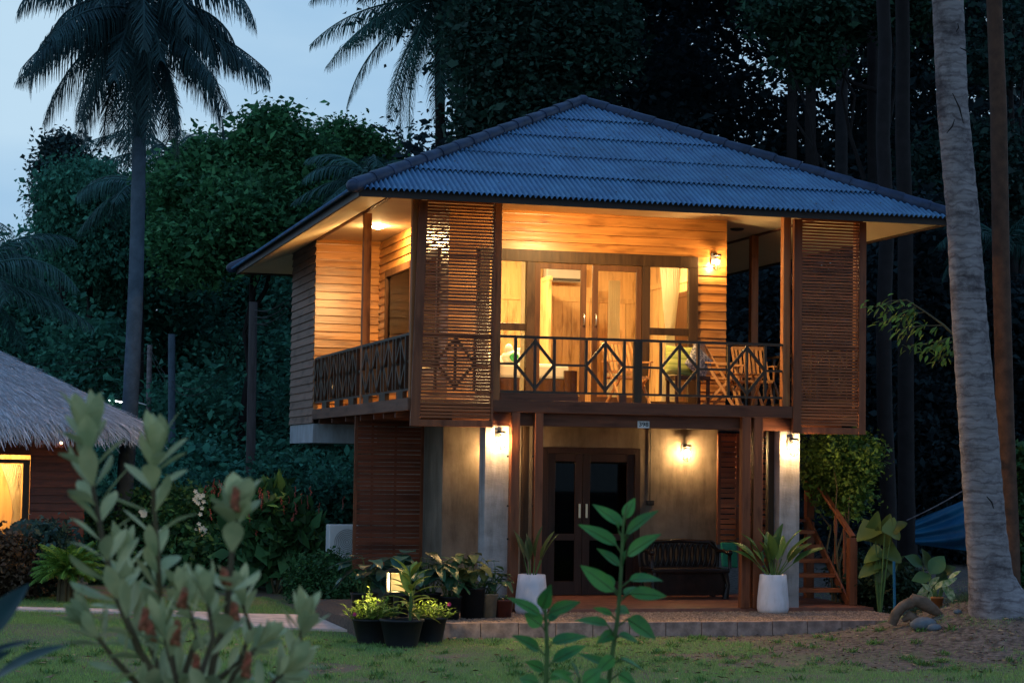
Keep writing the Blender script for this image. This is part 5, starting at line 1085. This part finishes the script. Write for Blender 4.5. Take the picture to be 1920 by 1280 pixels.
def herb(parent, c, n, r, h, mt, leafL, seed, lw=.45, k=7):
    m = MB(); s = MB(); rg_ = random.Random(seed)
    for i in range(n):
        a = rg_.uniform(0, 6.28); rr_ = r*math.sqrt(rg_.random()); b = Vector((c.x+rr_*math.cos(a), c.y+rr_*math.sin(a), c.z-.03)); hh = h*rg_.uniform(.45, 1.1)*(1-.4*rr_/r); tp = b+Vector((math.cos(a)*rr_*.5, math.sin(a)*rr_*.5, hh)); s.tube([b, tp], .003, 4)
        for j in range(k):
            p = b.lerp(tp, .25+.75*j/(k-1)); b2 = rg_.uniform(0, 6.28); e = rg_.uniform(.0, .8); d = Vector((math.cos(b2)*math.cos(e), math.sin(b2)*math.cos(e), math.sin(e))); blade(m, p, d, (0, 0, 1), leafL*rg_.uniform(.7, 1.2), leafL*lw, 'ov', .3, .2, n=4)
    s.build('stem', M['gstem'], parent); m.build('leaves', mt, parent)
herb(t1, c1, 80, .24, .30, G['lime'], .075, 1); herb(t1, c1+Vector((.03, 0, .05)), 14, .10, .40, G['lime'], .07, 5)
herb(t3, c3, 70, .21, .24, G['lime'], .07, 2)
m = MB(); fs = foliage('pink petals', (.55, .06, .22), (.45, .05, .16))
for c, dx, dz in ((c1, -.26, .06), (c3, .20, .16)):
    for k in range(5): a = k*1.257; blade(m, c+Vector((dx, -.18, dz)), (math.cos(a), -.5, math.sin(a)), (0, -1, 0), .028, .026, 'ob', .2, .1, n=4)
m.build('flowers', fs, t3)
m = MB(); s = MB(); r_ = random.Random(8); c2 = c2+Vector((.10, 0, 0)); tp = c2+Vector((-.02, -.02, .62)); s.tube([c2-Vector((0, 0, .04)), c2+Vector((0, 0, .3)), tp], [.018, .014, .006], 8)
for k in range(26):
    u = k/26; p = c2+Vector((-.005, -.01, .02+.5*u)); a = k*2.39996; e = .15+.75*u; L = .40*(1-.25*u); d = Vector((math.cos(a)*math.cos(e), math.sin(a)*math.cos(e), math.sin(e))); blade(m, p, d, (0, 0, 1), L*r_.uniform(.85, 1.15), .085, 'la', .9-.5*u, .3, petiole=.03)
blade(m, c2+Vector((0, -.03, .30)), (-.55, -.3, .85), (-.2, -1, .2), .30, .11, 'ov', .5, .2); s.tube([c2, c2+Vector((.06, 0, .45)), c2+Vector((.13, .02, .72))], [.008, .006, .003], 6); s.build('stem', M['gstem'], t2); m.build('leaves', G['drac'], t2)
# garden bollard lamp
p = at(743, 1110, Y=-2.35); gl = thing('garden_lamp', 'short garden lamp with glowing square panel behind the flower tubs', 'lamp', (p.x, -2.35, -.185)); zt0 = az(743, 1073, -2.35); zb0 = az(743, 1108, -2.35)
m = MB(); m.box((p.x-.03, -2.38, -.185), (p.x+.03, -2.32, zb0-.03)); m.box((p.x-.11, -2.43, zb0-.035), (p.x+.11, -2.27, zb0-.002)); m.build('post', M['metal'], gl)
m = MB(); m.box((p.x-.115, -2.45, zt0+.002), (p.x+.115, -2.25, zt0+.03)); m.box((p.x-.08, -2.42, zt0+.031), (p.x+.08, -2.28, zt0+.05)); m.build('cap', M['metal'], gl)
FPN = mat('frosted pane', (.9, .82, .6), rough=.8, trans=.75)
for a in (-1, 1):
    for b in (-1, 1): m = MB(); m.box((p.x+a*.095-.008, -2.35+b*.085-.008, zb0), (p.x+a*.095+.008, -2.35+b*.085+.008, zt0+.001)); m.build('corner_bar', M['metal'], gl)
m = MB(); m.box((p.x-.088, -2.43, zb0+.002), (p.x+.088, -2.428, zt0)); m.build('frosted_pane', FPN, gl); m = MB(); m.box((p.x-.088, -2.272, zb0+.002), (p.x+.088, -2.27, zt0)); m.build('frosted_pane', FPN, gl)
m = MB(); m.blob((p.x, -2.35, (zb0+zt0)/2), (.032, .032, .05), 12, 8); m.build('bulb', emis('lit garden bulb', (1, .76, .36), 1500), gl)
# row of dark pots with heart leaved plants along the left end of the porch
def heartplant(label, x, ybase, Y, pw, ph, mt, nleaf, H, seed, fm, LL=.2, name='potted_plant', kind='he', spread=.6, group='potted plants along the porch edge'):
    zz = -.02 if Y > -1.8 else -.185; px0 = ax(x, ybase, Y); t = thing(name, label, 'potted plant', (px0, Y, zz), group=group); c = Vector((px0, Y, zz)); r = pw/2; m = MB()
    pot(m, c, [(.001, 0), (r*.78, 0), (r*.98, ph-.025), (r*1.05, ph-.022), (r*1.05, ph), (r*.95, ph), (r*.9, ph-.03)]); m.build('pot', M[mt] if isinstance(mt, str) else mt, t); soil(t, (c.x, c.y, c.z+ph-.03), r*.92)
    rg_ = random.Random(seed); m = MB(); s = MB()
    for k in range(nleaf):
        a = rg_.uniform(0, 6.28); e = rg_.uniform(.5, 1.4); l = H*rg_.uniform(.5, 1.); b = c+Vector((rg_.uniform(-.5, .5)*r, rg_.uniform(-.5, .5)*r, ph-.03)); h = Vector((math.cos(a), math.sin(a), 0)); q = b+h*l*math.cos(e)*spread+Vector((0, 0, l*math.sin(e)))
        s.tube([b, b.lerp(q, .5)-h*.02, q], [.006, .005, .003], 5); el = rg_.uniform(-.7, .25); d = h*math.cos(el)+Vector((0, 0, math.sin(el))); blade(m, q, d, Vector((0, 0, 1))+h*.3, LL*rg_.uniform(.7, 1.2), LL*rg_.uniform(.7, .9) if kind == 'he' else LL*.32, kind, .5, .12, wave=.5)
    s.build('stem', M['gstem'], t); m.build('leaves', fm, t); return t
alo2 = foliage('blue green heart leaves', (.05, .13, .10), (.03, .08, .06), rough=.3); olive = foliage('olive leaves', (.12, .14, .04), (.07, .09, .03))
stone = mat('stone pot', (.24, .19, .14), (.15, .12, .09), rough=.9, scale=8); M['stonepot'] = stone; M['terra'] = mat('dark red glazed pot', (.11, .03, .025), (.06, .02, .018), rough=.3)
heartplant('black pot with pale heart shaped leaves left of the garden lamp', 682, 1158, -1.2, .34, .36, 'black', 22, .5, 51, alo2, .28)
heartplant('black pot with broad blue green heart leaves behind the garden lamp', 745, 1150, -1.1, .34, .34, 'black', 24, .6, 52, alo2, .30)
heartplant('black pot with large drooping heart leaves behind the dragon plant', 800, 1150, -.9, .36, .34, 'black', 24, .58, 53, G['alo'], .30)
heartplant('black pot with crowded mid green leaves third from the concrete column', 842, 1150, -1.0, .32, .3, 'black', 30, .55, 54, G['alo'], .24)
heartplant('tall black pot with olive topped foliage under the left concrete column', 884, 1152, -.85, .36, .40, 'black', 34, .55, 55, olive, .20)
heartplant('stone coloured pot with trailing leaves beside the olive topped one', 915, 1152, -.8, .26, .32, 'stonepot', 26, .4, 56, G['alo'], .18, spread=.9)
heartplant('dark red glazed pot with a tiny flowering plant next to the left white pot', 942, 1152, -.75, .28, .24, 'terra', 8, .12, 57, G['garden'], .07)
heartplant('upright dark leaved plant leaning out between the stone pot and the column', 925, 1150, -.5, .22, .22, 'black', 9, .55, 58, alo2, .3, kind='la', spread=.5)
# two white pots
def whitepot(label, x, yb, Y, w, h, leaves, seed, LL, LW, up, pmat):
    c = Vector((ax(x, yb, Y), Y, -.02)); t = thing('white_pot_plant', label, 'potted plant', c); r = w/2; m = MB()
    pot(m, c, [(.001, .0), (r*.78, .0), (r*.93, .012), (r*1.0, .06), (r*.995, .16), (r*.90, h*.75), (r*.84, h-.008), (r*.81, h), (r*.74, h), (r*.73, h-.05)], 40); m.build('pot', M['white'], t); soil(t, (c.x, c.y, c.z+h-.04), r*.76)
    m = MB(); s = MB(); rg_ = random.Random(seed)
    for (azd, el, k) in leaves:
        a = R(azd); e = R(el); hh = RT*math.cos(a)-Vector((FW.x, FW.y, 0)).normalized()*math.sin(a); b = c+hh*.04+Vector((0, 0, h-.05)); d = hh*math.cos(e)+Vector((0, 0, math.sin(e))); q = b+d*.26*k; s.tube([b, q], [.011, .006], 6); blade(m, q, d, Vector((0, 0, 1))-hh*.2-FW*.35, LL*k, LW*k, 'la', up, .28, n=10, wave=.6)
    s.build('stem', M['gstem'], t); m.build('leaves', pmat, t); return t
whitepot('tall white pot with dim upright broad leaves left of the dark porch doors', 996, 1147, -.18, .44, .53, [(170, 76, 1.0), (120, 86, .9), (60, 82, 1.05), (20, 72, 1.0), (40, 62, 1.05), (240, 80, .8)], 61, .42, .13, .35, foliage('dim olive leaves', (.07, .10, .035), (.04, .06, .022), rough=.4))
whitepot('white pot with spreading broad green leaves before the right concrete column', 1449, 1144, -.22, .44, .53, [(178, 50, 1.1), (165, 42, 1.0), (150, 60, 1.15), (100, 72, 1.0), (75, 84, 1.1), (50, 66, 1.15), (25, 58, 1.1), (8, 40, 1.15), (0, 52, 1.0), (215, 62, .9), (300, 65, 1.0), (260, 75, 1.0), (130, 78, 1.05), (120, 64, .9)], 62, .44, .155, .55, foliage('broad green leaves', (.11, .20, .05), (.06, .12, .035), rough=.35))
# big leaved plants at the right of the stairs
def bigleaf(label, x, D, base_y, leaves, mt, shape='he', zoff=0):
    g = gp(x, D); t = thing('broad_leaf_plant', label, 'plant', g); s = MB(); m = MB(); b = Vector(g)
    for (tx, ty, hx, hy, w) in leaves:                # attach point of the blade, tip of the blade, width
        q = at(hx, hy, D=D+random.uniform(-.15, .15)); tip = at(tx, ty, D=D-.1); s.tube([b, b.lerp(q, .6)+Vector((0, 0, .05)), q], [.014, .01, .006], 6); L = (tip-q).length; nv = (-FW*.75+Vector((0, 0, .6))).normalized(); blade(m, q, tip-q, nv, L, w*D/FPX, shape, .35, .18, n=9, wave=.5)
    s.build('stem', M['gstem'], t); m.build('leaves', mt, t)
bigleaf('yellow lit elephant ear plant with broad leaves right of the stair newel post', 1650, 28.5, 1140, [(1608, 1010, 1640, 985, 50), (1645, 962, 1632, 1015, 44), (1668, 965, 1650, 1020, 46), (1700, 978, 1672, 992, 34), (1690, 1010, 1660, 980, 44), (1622, 1050, 1655, 1030, 40), (1650, 1090, 1660, 1040, 60), (1690, 1050, 1655, 1030, 50), (1640, 1065, 1660, 1050, 30), (1610, 1080, 1640, 1060, 34), (1675, 1075, 1668, 1035, 40)], foliage('elephant ear leaves', (.15, .17, .035), (.07, .10, .025), rough=.35))
bigleaf('dark broad leaved plant with pale stalks between the tarpaulin and the stump', 1745, 27.5, 1130, [(1700, 1040, 1730, 1060, 26), (1770, 1040, 1745, 1075, 34), (1790, 1060, 1755, 1080, 26), (1735, 1030, 1742, 1070, 24), (1710, 1085, 1745, 1080, 26), (1780, 1090, 1750, 1085, 30)], foliage('dark broad leaves', (.05, .11, .04), (.03, .07, .03), rough=.35), 'la')
bigleaf('variegated cream edged plant before the foot of the big palm trunk', 1758, 26.3, 1130, [(1795, 1080, 1765, 1100, 12), (1798, 1068, 1778, 1086, 10), (1720, 1110, 1750, 1095, 13), (1705, 1132, 1745, 1100, 12), (1792, 1128, 1772, 1100, 18), (1775, 1085, 1750, 1105, 12), (1760, 1080, 1742, 1098, 12), (1730, 1092, 1750, 1110, 11), (1740, 1130, 1755, 1105, 14), (1780, 1115, 1768, 1095, 12)], foliage('variegated leaves', (.40, .42, .24), (.10, .20, .06), rough=.4, scale=22), 'la')
# driftwood root and stones
p = at(1668, 1160, D=25.4); p.z = gzat(p.x, p.y); t = thing('driftwood_root', 'arched brown driftwood root lying on the mound left of the big palm', 'driftwood', p); dm = mat('driftwood', (.19, .125, .09), (.09, .06, .042), rough=.9, scale=7, bump=.6)
m = MB(); P = lambda x, y: at(x, y, D=25.4)
m.tube([P(1672, 1170), P(1680, 1150), P(1692, 1136), P(1706, 1130), P(1718, 1128)], [.06, .07, .065, .075, .05], 10); m.tube([P(1700, 1136), P(1714, 1124), P(1732, 1130), P(1752, 1144), P(1764, 1152)], [.05, .085, .09, .07, .03], 10); m.tube([P(1692, 1162), P(1706, 1153), P(1716, 1160), P(1712, 1170)], [.03, .06, .07, .04], 9); m.build('root', dm, t)
for x, y, D_, s, lb in ((1732, 1163, 25.0, .17, 'blue grey rounded stone under the driftwood root'), (1752, 1172, 24.8, .09, 'small grey stone right of the blue grey one'), (1796, 1162, 25.2, .06, 'little pale stone on the earth left of the palm foot')):
    p = at(x, y, D=D_); m = MB(); m.blob((0, 0, 0), (s, s*.8, s*.55), 14, 9, .06, int(x)); o = m.build('stone', mat('stone %d' % x, (.14, .16, .18), (.09, .10, .12), rough=.9, scale=6, bump=.4)); o.location = (p.x, p.y, gzat(p.x, p.y)+s*.25); tag(o, lb, 'stone', 'stones near the palm foot')
p = at(1757, 1130, D=26.0); m = MB(); c = Vector((p.x, p.y, gzat(p.x, p.y)-.02)); pot(m, c, [(.001, 0), (.06, 0), (.08, .15), (.084, .15), (.084, .17), (.07, .17)]); tag(m.build('clay_pot', mat('orange clay', (.36, .15, .05), (.24, .09, .03), rough=.8)), 'orange clay pot half hidden behind the driftwood root', 'pot')
m = MB(); a = at(1678, 1112, D=27.5); b = at(1676, 1052, D=27.5); m.tube([Vector((a.x, a.y, gzat(a.x, a.y)-.05)), b], .02, 8); tag(m.build('blue_stake', mat('blue plastic pipe', (.012, .11, .20), rough=.5)), 'thin bright blue pipe standing left of the variegated plants', 'pipe')

# shrubs and hedges
def shrub(label, x, D, blobs, n, size, mt, seed, csize=.16, name='shrub', hang=0, flat=.7, group=None, stems=6):
    g = gp(x, D); t = thing(name, label, 'shrub', g, group=group); random.seed(seed); m = MB()
    for k in range(stems): c, r = blobs[k % len(blobs)]; limb(m, Vector(g)-Vector((0, 0, .05)), Vector(c)+Vector((random.uniform(-.5, .5)*r[0], 0, random.uniform(-.2, .6)*r[2])), .025, .006, 5, .2, 5)
    m.build('stem', M['twig'], t); V, F = leafcloud(blobs, n, size, np.random.default_rng(seed), csize=csize, flat=flat, hang=hang, clump=max(30, n//40)); nmesh('foliage', V, F, mt, t); return t
shrub('dense low dark green bush beside the outdoor air conditioner', 610, 31, [B(612, 1090, 31, 48, 48), B(580, 1110, 31, 30, 34), B(650, 1110, 30.5, 28, 34)], 16000, .06, G['garden'], 71, .10)
shrub('bronze leaved bush at the left edge before the hut window', 15, 31, [B(10, 1045, 31, 40, 45), B(40, 1085, 31, 34, 36), B(-20, 1090, 31, 40, 40)], 9000, .09, G['brown'], 72)
shrub('bluish green bush in front of the green garden chair', 85, 31.5, [B(85, 1040, 31.5, 28, 52), B(60, 1085, 31.5, 30, 34), B(115, 1060, 32, 26, 30)], 7000, .10, foliage('bluish leaves', (.05, .11, .09), (.03, .07, .055)), 73)
shrub('loose mid green shrub behind the silvery shrub left of the frangipani', 270, 36, [B(250, 1010, 36, 50, 55), B(310, 980, 36, 50, 50), B(220, 1070, 35, 40, 40), B(330, 1060, 35, 50, 45)], 15000, .10, G['garden'], 74)
fr_ = shrub('frangipani shrub with clusters of white flowers left of the wooden pole', 385, 35, [B(370, 990, 35, 45, 50), B(400, 1050, 34.5, 50, 45), B(340, 960, 35.5, 30, 30), B(440, 1060, 34, 36, 40)], 14000, .13, G['garden'], 75)
m = MB()
for x, y, r in ((378, 935, 12), (381, 990, 15), (268, 962, 6), (300, 1000, 5)):
    c = at(x, y, D=34.3)
    for k in range(11):
        f = c+RT*random.gauss(0, r*.5)*34/FPX+UP*random.gauss(0, r*.5)*34/FPX
        for j in range(5): a = j*1.257+k; blade(m, f, RT*math.cos(a)+UP*math.sin(a)-FW*.4, -FW, .045, .03, 'ob', .3, .1, n=3)
m.build('flowers', mat('cream petals', (.80, .72, .58), (.7, .62, .45), rough=.7), fr_)
gi = shrub('reedy ginger clump with small red flowers right of the wooden pole', 520, 33, [B(510, 1010, 33, 48, 60), B(470, 1030, 34, 34, 50), B(550, 1030, 33, 40, 55)], 9000, .26, G['garden'], 76, .12, hang=-1.6, flat=1.5)
GF = foliage('red flowers', (.42, .09, .07), (.30, .11, .08))
for k in range(55):
    m = MB()
    x = random.gauss(500, 45); y = random.gauss(955, 15); c = at(x, y, D=32.6+random.uniform(-.3, .5)); q = c+Vector((random.uniform(-.03, .03), 0, random.uniform(.08, .2)))
    for j in range(7): m.blob(c.lerp(q, j/6)+Vector((random.uniform(-.015, .015), 0, 0)), (.013, .013, .018), 5, 3)
    m.build('flower', GF, gi)
gi2 = shrub('ginger clump with faded red spikes left of the wooden pole', 425, 37, [B(430, 1000, 37, 40, 55), B(400, 1010, 37, 30, 45)], 5000, .24, G['garden'], 77, .12, hang=-1.6, flat=1.5)
for k in range(26):
    m = MB()
    x = random.gauss(420, 26); y = random.gauss(928, 9); c = at(x, y, D=36.5)
    for j in range(7): m.blob(c+Vector((random.uniform(-.02, .02), 0, j*.025)), (.014, .014, .018), 5, 3)
    m.build('flower', GF, gi2)
for x, D_, y0, lb in ((600, 38, 960, 'dark hedge bush left of the lower slatted screen'), (540, 42, 930, 'tall dim bush behind the ginger flowers'), (330, 43, 960, 'dim bush between the thin pole and the frangipani'), (230, 42, 980, 'dim bush at the foot of the tall palm')):
    shrub(lb, x, D_, [B(x, y0, D_, 60, 70), B(x-35, y0+50, D_, 50, 60), B(x+30, y0+60, D_, 50, 60)], 14000, .14, G['woodl'], int(x)+D_, .22, group='dim background bushes')
shrub('green climbing bush lit by the porch lantern beside the stairs', 1570, 29.6, [B(1550, 850, 29.6, 32, 30), B(1590, 880, 29.8, 36, 45), B(1545, 900, 30.2, 26, 40), B(1600, 940, 30, 24, 34), B(1565, 940, 30.6, 30, 30), B(1610, 850, 30.2, 20, 26)], 12000, .075, G['lit'], 78, .12)
# spray of lit leaves left of the big trunk
t = thing('leafy_branch', 'bright yellow green leafy branch reaching in from the big trunk towards the right screen', 'branch', gp(1830, 26.5)); m = MB()
br = [(1800, 640), (1770, 610), (1735, 585), (1700, 562), (1660, 572)]; Dn = 26.5; g0 = Vector(gp(1835, Dn+.3))
m.tube([g0, at(1840, 900, D=Dn+.3), at(1830, 720, D=Dn+.1)]+[at(x, y, D=Dn) for x, y in br], [.05, .045, .03, .018, .015, .012, .010, .005], 7)
subs = [((1700, 562), (1640, 575)), ((1735, 585), (1650, 605)), ((1770, 610), (1680, 620)), ((1790, 630), (1730, 660)), ((1800, 640), (1760, 680)), ((1720, 575), (1690, 600)), ((1800, 640), (1700, 650))]
lf = MB(); r_ = random.Random(5)
for a, b in subs:
    p, q = at(*a, D=Dn), at(*b, D=Dn-.2+r_.uniform(-.3, .3)); m.tube([p, p.lerp(q, .5)+UP*.03, q], [.008, .006, .003], 5)
    for k in range(30):
        c = p.lerp(q, .15+.85*r_.random())+RT*r_.gauss(0, .07)+UP*r_.gauss(0, .05)+FW*r_.gauss(0, .1); e = r_.uniform(-1.0, .1); aa = r_.uniform(2.2, 4.4) if r_.random() < .7 else r_.uniform(0, 6.28); d = RT*math.cos(aa)*math.cos(e)+FW*math.sin(aa)*math.cos(e)+Vector((0, 0, math.sin(e))); blade(lf, c, d, Vector((0, 0, 1))-FW*.4, r_.uniform(.09, .15), .042, 'la', .5, .25, n=5)
m.build('branch', M['twig'], t); lf.build('leaves', G['lit'], t)
shrub('lit green bush at the right frame edge behind the trunks', 1912, 31.5, [B(1915, 900, 31.5, 22, 50), B(1920, 1000, 31.5, 24, 55), B(1925, 1080, 31.5, 26, 30)], 5000, .12, G['garden'], 79, .14)
shrub('low dark plants under the stair landing beyond the newel post', 1640, 29.5, [B(1640, 1105, 29.5, 44, 26), B(1600, 1085, 30.5, 30, 40), B(1680, 1100, 29, 30, 28)], 9000, .09, foliage('dim low leaves', (.03, .06, .03), (.018, .04, .02)), 80, .12)
0 and shrub('rough dark grass tuft mound around the foot of the big palm', 1880, 24.6, [B(1880, 1140, 24.6, 60, 5), B(1930, 1115, 24.9, 20, 22), B(1810, 1152, 24.6, 40, 4)], 3500, .07, foliage('dim tuft', (.045, .075, .055), (.025, .045, .035)), 81, .10, hang=-1.2, flat=1.3)
# fan of the little garden palm
D = 30.5; g = gp(125, D); t = thing('garden_palm', 'small stubby palm with lime green fine fronds on the lawn', 'palm', g); m = MB(); b = Vector(g); top = at(128, 1075, D=D)
for k in range(16): a = k*2.4; r0 = .12*math.sqrt((k+.5)/16); m.tube([b+Vector((math.cos(a)*r0*1.1, math.sin(a)*r0*1.1, -.05)), b+Vector((math.cos(a)*r0, math.sin(a)*r0, .22)), top+Vector((math.cos(a)*r0*1.3, math.sin(a)*r0*1.3, 0))], .035, 6)
m.build('trunk', M['twig'], t); m = MB(); r_ = random.Random(6)
for k in range(60):
    a = k*2.39996; e = 1.45-1.35*(k+.5)/60; frond(m, top+Vector((math.cos(a)*.06, math.sin(a)*.06, 0)), (math.cos(a)*math.cos(e), math.sin(a)*math.cos(e), math.sin(e)), .58*r_.uniform(.8, 1.1), 1.0, 34, .15, r_, wid=.012, hang=.3)
m.build('crown', foliage('fine palm leaves', (.20, .34, .05), (.08, .20, .03)), t)
# tufts of rough grass on the mound and round the palm foot, twigs and fallen leaves on the roof
rg = np.random.default_rng(77); n = 26000; cx_ = rg.choice(260, n); tx = rg.uniform(6.6, 13.5, 260); ty = rg.uniform(-3.2, 3.2, 260); x = tx[cx_]+rg.normal(0, .05, n); y = ty[cx_]+rg.normal(0, .05, n); z = gzn(x, y)-.01
k_ = ~((x < 6.85) & (y > -1.9)); x, y, z = x[k_], y[k_], z[k_]; n = len(x); a = rg.uniform(0, 6.28, n); h = rg.uniform(.03, .13, n); w = rg.uniform(.002, .005, n); V = np.empty((n, 3, 3)); ln = h*rg.uniform(.2, 1.1, n); b = rg.uniform(0, 6.28, n)
V[:, 0] = np.stack([x-w*np.cos(a), y-w*np.sin(a), z], 1); V[:, 1] = np.stack([x+w*np.cos(a), y+w*np.sin(a), z], 1); V[:, 2] = np.stack([x+ln*np.cos(b), y+ln*np.sin(b), z+h], 1)
tag(nmesh('rough_grass', V, np.arange(n*3).reshape(-1, 3), foliage('rough grass', (.10, .16, .07), (.06, .08, .045))), 'rough dark tufts on the earth mound round the palm foot', kind='stuff')
n = 420; u = rg.uniform(0, 1, n); v = rg.uniform(0.02, .95, n); x = XM+(u-.5)*(XR-XL)*(1-v); y = YF+v*RY; z = ZE+v*(ZA-ZE)+.045; s = rg.uniform(.008, .03, n); a = rg.uniform(0, 6.28, n); V = np.empty((n, 4, 3)); sl_ = (ZA-ZE)/RY
for i, (p, q) in enumerate(((-1, 0), (0, -.4), (1, 0), (0, .4))): dx = s*(p*np.cos(a)-q*np.sin(a)); dy = s*(p*np.sin(a)+q*np.cos(a)); V[:, i] = np.stack([x+dx, y+dy, z+dy*sl_+rg.uniform(0, .006, n)], 1)
nmesh('fallen_leaves', V, np.arange(n*4).reshape(-1, 4), mat('dry roof litter', (.16, .11, .06), (.05, .035, .025), rough=.9, island=.5), roof)['kind'] = 'stuff'
